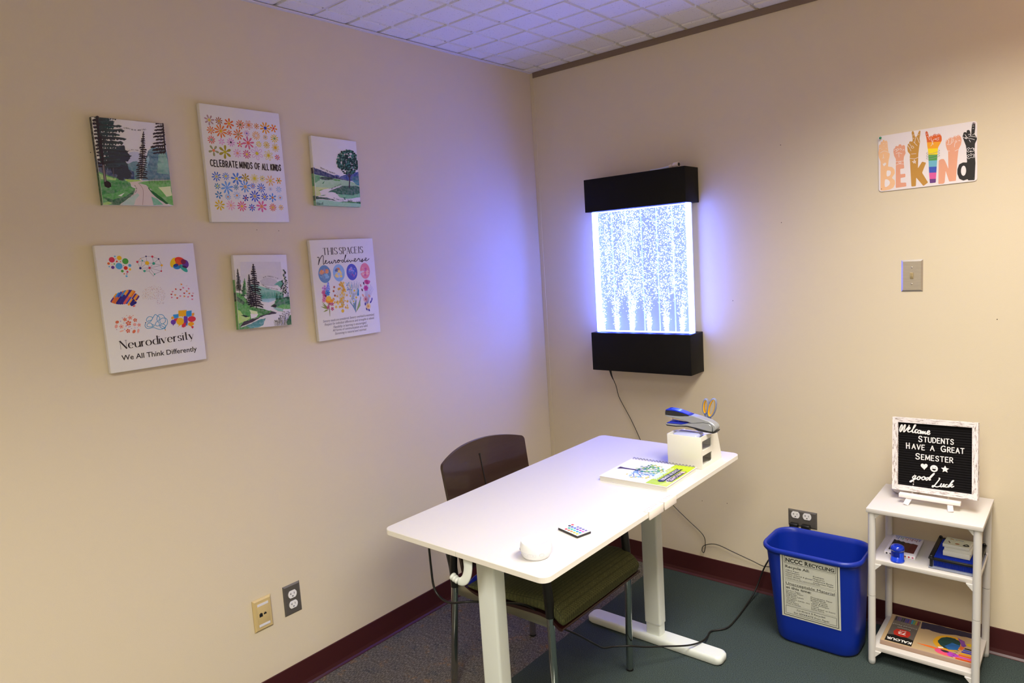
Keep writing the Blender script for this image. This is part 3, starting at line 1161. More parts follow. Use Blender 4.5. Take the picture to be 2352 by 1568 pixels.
def back_pt(u, v, off):
    y = HB * u * (1 - .05 * (1 - v))
    ztop = .836 + .034 * (1 - abs(u) ** 2.2)
    # rounded top corners
    if abs(u) > .95:
        ztop -= .014 * (1 - math.sqrt(max(0, 1 - ((abs(u) - .95) / .05) ** 2)))
    zz = .45 + (ztop - .45) * v
    x = .468 + .036 * u * u * (.55 + .45 * (zz - .45) / .4) + .19 * (.86 - zz)
    return (x - CX - off, y, zz)


mb = MB()
th = .0115
A = [[back_pt(math.sin(PI * (i / nu - .5)), j / nv, 0) for i in range(nu + 1)] for j in range(nv + 1)]
B = [[back_pt(math.sin(PI * (i / nu - .5)), j / nv, th) for i in range(nu + 1)] for j in range(nv + 1)]
V = [p for r in A for p in r] + [p for r in B for p in r]
K = (nu + 1) * (nv + 1)
F = []
for j in range(nv):
    for i in range(nu):
        a = j * (nu + 1) + i
        F.append([a, a + 1, a + nu + 2, a + nu + 1])
        F.append([K + a + nu + 1, K + a + nu + 2, K + a + 1, K + a])
mb.add(V, F, 0, smooth=True)
E_ = []
for i in range(nu):
    E_.append([i + 1, i, K + i, K + i + 1])
    a = nv * (nu + 1) + i
    E_.append([a, a + 1, K + a + 1, K + a])
for j in range(nv):
    a = j * (nu + 1)
    E_.append([a, a + nu + 1, K + a + nu + 1, K + a])
    a += nu
    E_.append([a + nu + 1, a, K + a, K + a + nu + 1])
mb.add(V, E_, 0)
back = mb.build('backrest', M_wood, chair)
mb = MB()
sl = lambda z: Vector((.4690 + .19 * (.86 - z) - CX, -.002, z))
mb.tube([sl(.62), sl(.8165)], .0019, 8)
mb.cyl(sl(.8165) - Vector((.001, 0, 0)), sl(.8165) + Vector((.0012, 0, 0)), .0036, n=12)
mb.build('slot', M_dark, back)

# seat pad: a waterfall-front cushion lofted across the width
prof_t = [(.600, .430), (.64, .440), (.70, .449), (.80, .460), (.88, .469), (.935, .472), (.972, .462), (.995, .441), (1.003, .418)]
prof_b = [(.998, .400), (.985, .398), (.94, .424), (.85, .424), (.72, .416), (.64, .414), (.600, .418)]
loop = smooth(prof_t + prof_b, 3, True)
cxm, czm = .80, .441
mb = MB()
rings = []
hy = .231
for y, kx, kz in ((-hy - .004, .985, .35), (-hy, .995, .7), (-hy + .008, 1, .93), (-hy + .02, 1, 1), (-.1, 1.004, 1.02), (0, 1.006, 1.03), (.1, 1.004, 1.02), (hy - .02, 1, 1), (hy - .008, 1, .93), (hy, .995, .7), (hy + .004, .985, .35)):
    ring = []
    for x, z in loop:
        bz = (.428 + (x - .60) * .06 if x < .95 else .449 - (x - .95) * .55)
        ring.append((cxm + (x - cxm) * kx - CX, y, bz + (z - bz) * kz))
    rings.append(ring)
mb.loft(rings)
seat = mb.build('seat', seat_fabric(), chair)
mb = MB()
pb = [(.592, .422), (.64, .4135), (.72, .415), (.85, .4235), (.94, .4235), (.985, .3985), (1.0, .395), (1.001, .389), (.985, .387), (.94, .412), (.85, .412), (.72, .404), (.64, .404), (.590, .42)]
pb = smooth(pb, 3, True)
mb.loft([[(x - CX, y, z) for x, z in pb] for y in (-hy - .006, hy + .006)], smooth=False)
mb.build('seat_shell', M_shell, chair)
# legs: chrome tubes with black sleeves above the seat
LEGS = [((.474, -1.272), (.516, -1.270), 0), ((.500, -.842), (.516, -.842), 0), ((.955, -1.290), (.955, -1.290), 1), ((.946, -.828), (.955, -.826), 1)]
for (bx, by), (tx, ty), front in LEGS:
    b0, t0 = Vector((bx - CX, by - CY, 0.001)), Vector((tx - CX, ty - CY, .425))
    mb = MB()
    mb.tube([b0, b0 + (t0 - b0) * .5, t0], .0125, 18)
    leg = mb.build('leg', M_chrome, chair)
    MB().cyl(b0, b0 + Vector((0, 0, .006)), .0135, n=18).build('foot_cap', M_blk2, leg)
    mb = MB()
    sgn = -1 if ty < -1 else 1
    if front:
        pp = [t0 - Vector((0, 0, .005)), t0 + Vector((-.004, 0, .06)), t0 + Vector((-.012, 0, .14)), t0 + Vector((-.02, 0, .215))]
    else:
        pp = [t0 - Vector((0, 0, .03)), t0 + Vector((-.004, 0, .04)), t0 + Vector((-.022, 0, .12)), t0 + Vector((-.036, 0, .20)), t0 + Vector((-.036, 0, .26))]
    mb.tube(smooth(pp, 4), .0152, 16)
    mb.build('sleeve', M_blk2, leg)
for y in (-1.275, -.835):
    mb = MB()
    mb.tube(smooth([(.517 - CX, y - CY, .44), (.527 - CX, y - CY, .53), (.545 - CX, y - CY, .61), (.60 - CX, y - CY, .660), (.70 - CX, y - CY, .668), (.88 - CX, y - CY, .665), (.944 - CX, y - CY, .645)], 5), .0135, 14)
    mb.build('arm', M_blk2, chair)
for y in (-1.268, -.843):
    mb = MB()
    mb.box((.735 - CX, y - CY, .386), (.415, .004, .040), bevel=.001)
    mb.build('side_rail', M_rail, chair)
MB().tube(smooth([(.590 - CX, -1.266 - CY, .412), (.588 - CX, -1.24 - CY, .424), (.585 - CX, -1.18 - CY, .427), (.583 - CX, -1.055 - CY, .427), (.585 - CX, -.93 - CY, .427), (.588 - CX, -.85 - CY, .414)], 5), .0135, 12).build('blue_reflection_bar', mat('painted_blue_reflection', '#0a2196', .35), chair)  # added bar: blue LED reflection on the dark back, put into its colour

# ------------------------------------------------------------------ recycling bin
M_bin = mat('blue_bin_plastic', '#0a2a96', 0.36, spec=0.5, bump=.06, bscale=90)
BX, BY = 1.4345, -.238
rbin = thing('recycling_bin', 'blue plastic recycling bin with a printed paper sign on front', 'recycling bin', (BX, BY, 0))


def rr3(hx, hy, r, z, cx=0.0):
    return [(cx + x, y, z) for x, y in rrect(hx, hy, r, 9)]


bx_ = lambda z: .148 + (.170 - .148) * z / .372
by_ = lambda z: .094 + (.114 - .094) * z / .372
sh = lambda z: .012 * (1 - z / .372)
mb = MB()
R = []
R.append(rr3(.136, .082, .055, .0015, sh(0)))
R.append(rr3(.144, .090, .06, .005, sh(0)))
R.append(rr3(.148, .094, .062, .014, sh(0)))
for z in (.06, .15, .25, .345):
    R.append(rr3(bx_(z), by_(z), .064, z, sh(z)))
R.append(rr3(.170, .1135, .066, .360))
R.append(rr3(.177, .1205, .070, .361))
R.append(rr3(.1805, .124, .072, .366))
R.append(rr3(.1808, .1243, .072, .374))
R.append(rr3(.178, .1215, .070, .3795))
R.append(rr3(.173, .1165, .067, .3805))
R.append(rr3(.1685, .112, .065, .377))
R.append(rr3(.1665, .110, .064, .360))
R.append(rr3(.145, .091, .060, .016, sh(0)))
R.append(rr3(.135, .081, .055, .008, sh(0)))
mb.loft(R)
mb.build('bin_body', M_bin, rbin)
# paper sign
M_paper = mat('sign_paper', '#c9cabd', 0.55, var=.06, vscale=20)
M_print = mat('print', '#ffffff', 0.6, spec=.3, attr=True)
sw_, sh_ = .212, .262
ys0, ys1 = -by_(.108) - .0012, -by_(.362) - .0012
sg = MB()
sg.box((0, 0, 0), (sw_, sh_, .0004), 0)
Q = [(122, 62), (2160, 490), (2240, 2790), (228 * 1.0647 + 0 - 20, 2290)]


def binpx(x, y, second=False):
    return (x, y)


# drawing units: the sign's own 100 x 124 grid, y down
S = Sheet(sg, [(0, 0), (100, 0), (100, 124), (0, 124)], sw_, sh_, .0002, 1, 1)
K_ = '#23251f'


def frame_(x0, y0, x1, y1, w, lay=1, gap=None):
    S.S([(x0, y0), (x0, y1)], w, K_, lay)
    S.S([(x1, y0), (x1, y1)], w, K_, lay)
    S.S([(x0, y1), (x1, y1)], w, K_, lay)
    if gap:
        S.S([(x0, y0), (gap[0], y0)], w, K_, lay)
        S.S([(gap[1], y0), (x1, y0)], w, K_, lay)
    else:
        S.S([(x0, y0), (x1, y0)], w, K_, lay)


frame_(4, 3.2, 96, 120.5, 1.1, gap=(44, 66))
frame_(7.2, 6.6, 93, 19.5, .7, gap=(44, 53))
frame_(7.2, 22, 93, 50.5, .25)
frame_(7.2, 53, 93, 100, .25)
frame_(7.2, 102.5, 93, 117, .6)
S.T('NCCC', (9.5, 17.2), (38.5, 17.2), 7.6, K_, bold=.03)
S.T('R', (42.5, 17.2), (48.5, 17.2), 7.8, K_, bold=.03)
S.T('ECYCLING', (49.5, 17.2), (91, 17.2), 6.2, K_, bold=.03)
S.T('Recycle All:', (8.8, 28.4), (50, 28.4), 5, K_, bold=.013)
rows = [('Office Paper', 24), ('Newspapers', 24), ('(white, colored & glossy)', 46), ('Other Books', 25)]
for i, (t, w) in enumerate(rows):
    S.T(t, (8.8, 34.2 + 3.7 * i), (8.8 + w, 34.2 + 3.7 * i), 2.4, K_, bold=.004)
for i, (t, w) in enumerate([('Envelopes', 18), ('Magazines', 19), ('Telephone Books', 33), ('Carbonless Paper', 34)]):
    S.T(t, (56, 35.0 + 3.9 * i), (56 + w, 35.0 + 3.9 * i), 2.5, K_, bold=.004)
S.T('STAPLES ARE OK. BUT REMOVE PAPER CLIPS', (8.8, 49.2), (67, 49.2), 1.9, '#4a4a44')
S.T('Unacceptable Material', (8.8, 60.6), (91, 60.6), 5, K_, bold=.013)
S.S([(8.8, 61.6), (91, 61.6)], .5, K_)
S.T('at this time:', (8.8, 68.4), (52, 68.4), 5, K_, bold=.013)
for i, (t, w) in enumerate([('Carbon Paper', 25), ('Blueprint Paper', 30), ('Paperclips', 19), ('Self-Stick Labels', 30), ('Fax Paper', 18), ('Wrappers (candy, etc)', 40), ('Napkins', 15), ('Food Items', 21), ('Post-It Notes', 25)]):
    S.T(t, (8.8, 73.2 + 3.15 * i), (8.8 + w, 73.2 + 3.15 * i), 2.25, K_, bold=.004)
for i, (t, w) in enumerate([('Photographic Paper', 36), ('Rubberbands', 25), ('Binders (metal,', 28), ('  spiral & glued)', 28), ('Tyvek Envelopes', 30), ('Tissues', 13), ('Cups (paper or foam)', 40), ('Metal Items', 22)]):
    S.T(t.strip(), (51 + (2.5 if t[0] == ' ' else 0), 75.4 + 3.25 * i), (51 + w, 75.4 + 3.25 * i), 2.3, K_, bold=.004)
S.T('Cardboard IS Recycled,', (26, 108.3), (75, 108.3), 3.4, K_, shear=.1)
S.T('but SEPARATE from Paper', (21, 114.6), (81, 114.6), 3.6, K_, shear=.1)
ang = math.atan2((ys0 - ys1), .254)
sgo = sg.build('paper_sign', [M_paper, M_print], rbin, (.0075, (ys0 + ys1) / 2, .2405), (PI / 2 + ang, 0, 0))

# ------------------------------------------------------------------ small white shelf unit
M_shf = mat('shelf_white', '#cdc8c2', 0.42)
M_tube = mat('shelf_tube', '#d3d0cb', 0.35)
HX, HY = 1.7985, -.168
shelf = thing('shelf_unit', 'small white three tier shelf unit with tube legs against the wall', 'shelf', (HX, HY, 0))
for z, w, d_ in ((.5775, .344, .300), (.3875, .322, .268), (.0585, .322, .268)):
    MB().box((0, 0, z), (w, d_, .0155), bevel=.0012).build('shelf_board', M_shf, shelf)
for sx in (-1, 1):
    for sy in (-1, 1):
        x, y = sx * .1565, sy * .1345
        if sy > 0:
            y = .128
        mb = MB()
        for z0, z1 in ((.016, .2605), (.2622, .5697)):
            mb.cyl((x, y, z0), (x, y, z1), .0122, n=20)
        leg = mb.build('leg', M_tube, shelf)
        MB().lathe([(.009, 0.0005), (.0118, .003), (.0124, .015), (.0122, .0165)], (x, y, 0), 20).build('foot_cap', mat('grey_cap', '#b9bcbb', .5), leg)
        for z in (.5697, .3797, .0507):
            mb = MB()
            mb.add([(x - sx * .011, y - .006, z), (x - sx * .030, y - .006, z), (x - sx * .011, y - .006, z - .022), (x - sx * .011, y + .006, z), (x - sx * .030, y + .006, z), (x - sx * .011, y + .006, z - .022)],
                   [[0, 1, 2], [5, 4, 3], [0, 3, 4, 1], [1, 4, 5, 2], [2, 5, 3, 0]])
            mb.build('gusset', M_tube, leg)
# ------------------------------------------------------------------ things on the desk
Z0 = DZ + .0003
# round white sound machine
pk = thing('sound_machine', 'round white plastic sound machine on the near desk corner', 'sound machine', (1.132, -1.556, Z0), (0, 0, math.radians(-22)))
mb = MB()
mb.lathe([(.0001, 0), (.0335, 0), (.0362, .0025), (.0398, .012), (.0410, .022), (.0400, .032), (.0372, .0405), (.0350, .0425), (.0345, .0418), (.018, .0420), (.0001, .0420)], n=56)
pkb = mb.build('body', mat('puck_white', '#dfe1e3', .4), pk)
mb = MB()
M_line = mat('grey_line', '#b9bac4', .5)
for (r0, z0) in ((.0096, .0423),):
    pts = [(r0 * math.cos(2 * PI * k / 40), r0 * math.sin(2 * PI * k / 40), z0) for k in range(40)]
    mb.tube(pts, .0003, 6, closed=True)
mb.build('top_button', M_line, pkb)
mb = MB()


def onpuck(a, z):
    r = .0404 + (.0008 if z < .024 else 0)
    a = math.radians(a)
    return (r * math.cos(a), r * math.sin(a), z)


for a0, a1 in ((-112, -92), (-92, -72), (-72, -50), (-50, -30)):
    z1, z2 = .0125, .0195
    lp = [onpuck(a0 + (a1 - a0) * t / 5, z1) for t in range(6)] + [onpuck(a1 - (a1 - a0) * t / 5, z2) for t in range(6)]
    mb.tube(lp, .00022, 5, closed=True)
for a in (-102, -82, -61, -40):
    mb.tube([onpuck(a - 4, .016), onpuck(a + 4, .016)], .0003, 5)
lp = [onpuck(-8 + 9 * math.cos(2 * PI * t / 16), .0165 + .0045 * math.sin(2 * PI * t / 16)) for t in range(16)]
mb.tube(lp, .0003, 5, closed=True)
mb.build('control_marks', M_line, pkb)
mb = MB()
for a in (-124, -130):
    p = Vector(onpuck(a, .0185))
    mb.box(p, (.0014, .0014, .0045))
mb.build('ports', M_dark, pkb)

# LED remote with coloured keys
rm = thing('remote_control', 'thin white remote with rows of coloured buttons on the desk', 'remote', (1.128, -1.3765, Z0), (0, 0, math.radians(-14.7)))
MB().box((0, 0, .0032), (.0845, .0505, .0064), bevel=.0018).build('body', mat('remote_black', '#242223', .45), rm)
MB().box((0, 0, .0068), (.0825, .0485, .0010), bevel=.0004).build('face', mat('remote_white', '#ece9ea', .4), rm)
keys = [['#e9e6e6', '#e2434c', '#ee6f3f', '#f08b3c', '#efb23a', '#eed634'],
        ['#e9e6e6', '#1d9a8a', '#25b386', '#28b8d4', '#118fd0', '#0d86bb'],
        ['#2b2a5a', '#2245b8', '#1d67d8', '#6a3aa8', '#b13fb0', '#e565b4'],
        ['#e8484e', '#f1eeee', '#6b66a5', '#6b66a5', '#6b66a5', '#6b66a5']]
for r, row in enumerate(keys):
    for c, k in enumerate(row):
        b = MB().lathe([(.0001, 0), (.0042, 0), (.0040, .0009), (.0001, .0011)], (0, 0, 0), 14)
        b.build('button', mat('key_' + k[1:], k, .45), rm, (-.0270 + .0116 * c, -.0165 + .0110 * r, .0073))

# spiral bound colouring book
BKX, BKY = 1.0695, -.852
bk = thing('spiral_book', 'white spiral bound colouring book with a leaf tree cover on desk', 'book', (BKX, BKY, Z0), (0, 0, math.radians(1.5)))
bw, bh = .252, .226
nx = 22


def wavez(x, y, z):
    """the pages sag and lift a little towards the corners"""
    u = x / bw + .5
    v = .5 - y / bh
    return z + (.0020 * math.sin(u * 3.1) * v + .0009 * math.cos(u * 7) * v * v + .0030 * max(0, u - .8) * 5 * (1 - v)) * (z / .016)


def sheet_block(z0, z1, inset, m, name, parent):
    mb = MB()
    ny = 10
    a, b = bw / 2 - inset, bh / 2 - inset
    V = []
    for z in (z0, z1):
        for j in range(ny + 1):
            for i in range(nx + 1):
                x, y = -a + 2 * a * i / nx, -b + 2 * b * j / ny
                V.append((x, y, wavez(x, y, z)))
    K = (nx + 1) * (ny + 1)
    F = []
    for j in range(ny):
        for i in range(nx):
            q = j * (nx + 1) + i
            F.append([K + q, K + q + 1, K + q + nx + 2, K + q + nx + 1])
            F.append([q + nx + 1, q + nx + 2, q + 1, q])
    mb.add(V, F, 0, smooth=True)
    F = []
    for i in range(nx):
        F.append([i, i + 1, K + i + 1, K + i])
        q = ny * (nx + 1) + i
        F.append([q + 1, q, K + q, K + q + 1])
    for j in range(ny):
        q = j * (nx + 1)
        F.append([q + nx + 1, q, K + q, K + q + nx + 1])
        q += nx
        F.append([q, q + nx + 1, K + q + nx + 1, K + q])
    mb.add(V, F, 0)
    return mb


M_pg = mat('page_paper', '#dbd9d0', .8, var=.25, vscale=60, aniso=(.3, .3, 22))
M_cov = mat('cover_white', '#ece7e4', .45)
sheet_block(.0002, .0009, 0, M_cov, '', bk).build('back_cover', M_cov, bk)
sheet_block(.0009, .0140, .0018, M_pg, '', bk).build('pages', M_pg, bk)
cv = sheet_block(.0140, .0150, 0, M_cov, '', bk)
# cover art, drawn with the book's own top = +x.  units: 100 wide (across y) x 112 high
bs = MB()
BS = Sheet(bs, [(0, 0), (100, 0), (100, 112), (0, 112)], bh, bw, 0.0, 0, 0)
BS.L = 2.2e-4
BS.P([(1, 1), (99, 1), (99, 35), (1, 35)], '#a3bd12', 1)
BS.P([(1, 1), (60, 1), (80, 8), (99, 16), (99, 1)], '#b9cd52', 2)
BS.P([(1, 1), (74, 1), (40, 30), (1, 34)], '#b4cb28', 2)
BS.P([(38, 35), (76, 35), (76, 29.5), (38, 29.5)], '#a9d6cf', 3)
BS.P([(17, 24), (82, 24), (86, 19), (82, 14), (17, 14), (21, 19)], '#24272c', 4)
BS.T('COLOR BY NUMBER', (22, 22.2), (79, 22.2), 6, '#f0eef0', 7, bold=.01)
BS.P([(27, 12.5), (78, 12.5), (78, 3.5), (27, 3.5)], '#3a3438', 4)
BS.T('BRAIN GAMES', (29, 11), (76, 11), 6.4, '#efdcdc', 7, bold=.02)
BS.P([(29, 4.3), (33.5, 4.3), (33.5, 11.5), (29, 11.5)], '#f0b08a', 5)
BS.T('STRESS FREE', (20, 33.2), (80, 33.2), 6.6, '#eef3c8', 7, bold=.01)
# tree: trunk at the foot of the page, branches, leaves
BS.P([(46, 106), (57, 106), (53.5, 98), (52.5, 84), (53.5, 72), (47.5, 72), (48.5, 84), (48, 98)], '#3b2730', 2)
rnd = random.Random(5)
for a, l in ((-72, 30), (-52, 34), (-30, 36), (-10, 38), (8, 37), (26, 36), (48, 33), (68, 30)):
    r = math.radians(a)
    x0, y0 = 50.5, 75
    p1 = (x0 + math.sin(r) * l * .5 + rnd.uniform(-2, 2), y0 - math.cos(r) * l * .45 + 3)
    p2 = (x0 + math.sin(r) * l, y0 - math.cos(r) * l * .95)
    BS.S([(x0, y0), p1, p2], 1.1, '#3c3550' if a < 10 else '#2f3f9a', 2, sm=4)
for _ in range(150):
    a, q = rnd.uniform(0, 2 * PI), math.sqrt(rnd.random())
    x, y = 51 + 36 * q * math.cos(a), 60 + 25 * q * math.sin(a)
    if y > 79:
        continue
    right = x > 56
    edge = q > .82
    c = rnd.choice(['#d8c93a', '#c2c24a']) if edge and rnd.random() < .6 else (rnd.choice(['#4f8fe0', '#6fa8ec', '#8ab8d8', '#a9c8f0', '#7fb6c9']) if right else rnd.choice(['#2f7f5c', '#3f9a66', '#8fb84c', '#a9c45a', '#2a6f56']))
    BS.disc(x, y, 2.5, c, 3, 10, 1.3, rot=rnd.uniform(0, PI))
Mrot = Matrix.Rotation(-PI / 2, 4, 'Z')
V = []
for p, c in zip(bs.v, bs.c):
    q = Mrot @ Vector((p.x, p.y, 0))
    V.append((q.x, q.y, wavez(q.x, q.y, .0150) + p.z + .00012))
cv.add(V, bs.f, 1, cols=bs.c)
cv.build('front_cover', [M_cov, M_print], bk)
M_wire = mat('spiral_wire', '#6e6a74', .3, metal=.8)
for k in range(19):
    x = -bw / 2 + .012 + (bw - .024) * k / 18
    mb = MB()
    for dx in (-.0014, .0014):
        mb.tube([(x + dx, bh / 2 - .001 + .0098 * math.cos(t), .0112 + .0098 * math.sin(t)) for t in [math.radians(a) for a in range(-150, 160, 24)]], .0006, 6)
    mb.build('ring', M_wire, bk)

# two-drawer desk organiser
OX, OY = 1.131, -.628
M_org = mat('organizer_white', '#e6e4d8', .4)
org = thing('desk_organizer', 'white desk organizer with two square side windows at desk far end', 'organizer', (OX, OY, Z0))
y0, y1 = -.7015 - OY, -.566 - OY
x0, x1 = 1.0665 - OX, 1.1955 - OX
H_ = .1135


def rhole(ya, yb, za, zb, r=.004):
    cx, cy = (ya + yb) / 2, (za + zb) / 2
    return [(p[0] + cx, p[1] + cy) for p in rrect((yb - ya) / 2, (zb - za) / 2, r, 4)]


outer = [(y0 + .0033, 0), (y1 + .030, 0), (y1 + .029, .012), (y1 + .012, .065), (y1, .100), (y1 - .006, .1005), (y0 + .05, H_), (y0 + .0033, H_)]
holes = [rhole(-.6935 - OY, -.6165 - OY, .0640, .0975), rhole(-.6925 - OY, -.6165 - OY, .0125, .0455)]
for nm, xx in (('side_panel', x0), ('side_panel', x1 - .004)):
    mb = MB()
    Mx = Matrix(((0, 0, 1, xx), (1, 0, 0, 0), (0, 1, 0, 0), (0, 0, 0, 1)))
    mb.poly([outer] + holes, 0, thick=.004, M=Mx)
    mb.build(nm, M_org, org)
MB().box((0, y0 + .0015, H_ / 2), (x1 - x0, .003, H_), bevel=.0006).build('front_panel', M_org, org)
MB().box((0, (y0 + y1) / 2, H_ / 2 - .002), (x1 - x0 - .0082, y1 - y0 - .006, .004)).build('divider_shelf', M_org, org)
MB().box((0, (y0 + y1) / 2, .0018), (x1 - x0 - .0082, y1 - y0 - .006, .0034)).build('base_panel', M_org, org)
MB().box((0, (y0 + y1) / 2 - .004, .0985), (x1 - x0 - .0082, y1 - y0 - .014, .003)).build('top_panel', M_org, org)
MB().box((0, y1 - .004, .05), (x1 - x0 - .0082, .003, .096)).build('back_panel', M_org, org)
tr = MB()
tr.box((-.004, y0 + .045, .1075), (.090, .064, .0145), bevel=.006)
tr.build('tray', mat('tray_gloss', '#bcc2f0', .15, coat=.5), org)  # blue light caught from the panel is put into the tray's base colour
cupx, cupy = 1.155 - OX, -.5385 - OY
M_cup = mat('cup_plastic', '#e4e2f0', .08, trans=.72)
mb = MB()
rings = []
for r, z in ((.0225, .001), (.0235, .003), (.0275, .118), (.0265, .118), (.0222, .004)):
    rings.append([(cupx + r * math.cos(2 * PI * j / 32), cupy + r * math.sin(2 * PI * j / 32), z) for j in range(32)])
mb.loft(rings)
cup = mb.build('pen_cup', M_cup, org)
MB().tube([(cupx + .027 * math.cos(2 * PI * j / 32), cupy + .027 * math.sin(2 * PI * j / 32), .118) for j in range(32)], .0008, 6, closed=True).build('cup_rim', mat('rim_tint', '#4a4f8e', .3), cup)

# stapler lying on the organiser, drawn in profile from its own outline
STX, STY = 1.04, -.646
st = thing('stapler', 'blue and grey stapler with black grip on top of white organizer', 'stapler', (STX, STY, 0), (0, 0, math.radians(2)))
M_sgrey = mat('stapler_grey', '#9ea1a4', .35, metal=.25)
M_sblk = mat('stapler_black', '#1c1b1d', .5)
M_sblue = mat('stapler_blue', '#0a2bc4', .25, coat=.4)
M_smet = mat('staple_channel', '#c9ba9e', .3, metal=.9)
kx = .190 / 965


def sp(pts):
    return [((x - 165) * kx, .8858 + (808 - y) * .000163) for x, y in pts]


def prism(pts, wid, m, name, parent, sm=0, bev=.15, off=0.0):
    P = sp(pts)
    if sm:
        P = smooth(P, sm, True)
    cx = sum(p[0] for p in P) / len(P)
    cz = sum(p[1] for p in P) / len(P)
    area = sum(P[i][0] * P[(i + 1) % len(P)][1] - P[(i + 1) % len(P)][0] * P[i][1] for i in range(len(P)))
    if area < 0:
        P = P[::-1]
    mb = MB()
    # slab with softened long edges
    n = len(P)
    N_ = []
    for i in range(n):
        a, b = Vector(P[i - 1]), Vector(P[(i + 1) % n])
        d = (b - a).normalized()
        N_.append(Vector((-d.y, d.x)))
    e = .0022
    rings = []
    for y, k in ((-wid / 2, e), (-wid / 2 + e, 0), (wid / 2 - e, 0), (wid / 2, e)):
        rings.append([(p[0] + nn.x * k, y + off, p[1] + nn.y * k) for p, nn in zip(P, N_)])
    for r0, r1 in zip(rings, rings[1:]):
        V = r0 + r1
        mb.add(V, [[j, n + j, n + (j + 1) % n, (j + 1) % n][::-1] for j in range(n)], 0, smooth=True)
    for r, fl in ((rings[0], False), (rings[-1], True)):
        T = tessellate_polygon([[Vector((p[0], p[2], 0)) for p in r]])
        F = []
        for t in T:
            a, b, c = (r[i] for i in t)
            cr = (b[0] - a[0]) * (c[2] - a[2]) - (b[2] - a[2]) * (c[0] - a[0])
            # facing -y for the front cap, +y for the rear one
            f = list(t) if cr > 0 else list(t)[::-1]
            F.append(f[::-1] if fl else f)
        mb.add(r, F)
    return mb.build(name, m, parent)


arm = prism([(170, 522), (168, 490), (250, 496), (400, 497), (520, 488), (600, 472), (680, 452), (800, 480), (1000, 540), (1080, 590), (1128, 645), (1135, 700), (1120, 735), (1075, 770), (1062, 660), (1020, 603), (900, 590), (680, 630), (600, 600), (420, 560), (300, 541), (240, 531)], .036, M_sgrey, 'arm', st)
prism([(168, 492), (166, 440), (176, 392), (350, 392), (500, 420), (640, 462), (560, 482), (480, 492), (380, 497), (260, 497)], .0345, M_sblk, 'grip', arm)
prism([(176, 394), (186, 372), (215, 357), (290, 355), (400, 370), (500, 395), (600, 430), (682, 456), (640, 464), (500, 424), (350, 396)], .033, M_sblue, 'top_cap', arm)
prism([(240, 530), (300, 540), (300, 608), (240, 604)], .017, M_smet, 'staple_head', arm)
prism([(302, 540), (430, 562), (600, 600), (655, 628), (500, 622), (302, 604)], .015, M_smet, 'magazine', arm)
base = prism([(167, 702), (185, 686), (330, 686), (480, 684), (600, 640), (690, 628), (900, 592), (1015, 604), (1058, 650), (1064, 765), (1000, 770), (900, 752), (760, 720), (600, 700), (480, 706), (380, 722), (200, 718)], .037, M_sgrey, 'base', st)
prism([(167, 704), (200, 719), (380, 724), (480, 708), (600, 702), (760, 722), (900, 754), (1000, 772), (1075, 772), (1130, 740), (1140, 755), (1120, 785), (1075, 806), (900, 797), (800, 785), (740, 752), (690, 728), (600, 714), (480, 722), (380, 738), (200, 730)], .036, M_sblk, 'base_rubber', base)
prism([(185, 686), (225, 650), (250, 634), (560, 634), (610, 642), (480, 682), (330, 686)], .028, M_sblue, 'anvil_tray', base)
prism([(1064, 690), (1120, 672), (1124, 700), (1066, 728)], .020, M_sblk, 'hinge_slot', base)

# scissors standing in the cup
sc = thing('scissors', 'scissors with grey and yellow handles standing in the clear cup', 'scissors', (1.150, -.541, .80), (0, 0, math.radians(8)))
M_sg = mat('scissor_grey', '#7f88a4', .4)
M_sy = mat('scissor_yellow', '#f0b400', .45)
M_sb = mat('scissor_blade', '#b8bcc2', .25, metal=1)
for cx, cz, rx, rz, tl, dy in ((-.0065, .1535, .0088, .0265, 6, -.003), (.0150, .1480, .0125, .0345, 16, .003)):
    pts, pin = [], []
    a0 = math.radians(tl)
    for t in range(28):
        q = 2 * PI * t / 28
        x, z = rx * math.cos(q), rz * math.sin(q)
        pts.append((cx + x * math.cos(a0) + z * math.sin(a0), dy, cz - x * math.sin(a0) + z * math.cos(a0)))
        x, z = (rx - .0030) * math.cos(q), (rz - .0032) * math.sin(q)
        pin.append((cx + x * math.cos(a0) + z * math.sin(a0), dy, cz - x * math.sin(a0) + z * math.cos(a0)))
    mb = MB()
    mb.tube(pts, .0034, 10, closed=True, flat=(2.9, 1), upv=(0, 1, 0))
    hd = mb.build('handle', M_sg, sc)
    MB().tube(pin, .0024, 10, closed=True, flat=(3.9, 1), upv=(0, 1, 0)).build('handle_lining', M_sy, hd)
    bx, bz = cx - math.sin(a0) * rz, cz - math.cos(a0) * rz
    MB().tube([(bx, dy, bz + .003), (bx * .6 + .002, dy * .8, bz - .018), (.003, dy * .6, .085)], [.0058, .0052, .0045], 10, flat=(.7, 1), upv=(0, 1, 0)).build('shank', M_sg, hd)
    mb = MB()
    s_ = 1 if cx < 0 else -1
    mb.add([(.003 - .006, dy * .5, .09), (.003 + .006, dy * .5, .09), (.004 + s_ * .003, dy * .5, .004), (.003 - .006, dy * .5 + .0014, .09), (.003 + .006, dy * .5 + .0014, .09), (.004 + s_ * .003, dy * .5 + .0014, .004)],
           [[2, 1, 0], [3, 4, 5], [0, 1, 4, 3], [1, 2, 5, 4], [2, 0, 3, 5]])
    mb.build('blade', M_sb, sc)

# ------------------------------------------------------------------ things on the shelf unit
ZS = .5856
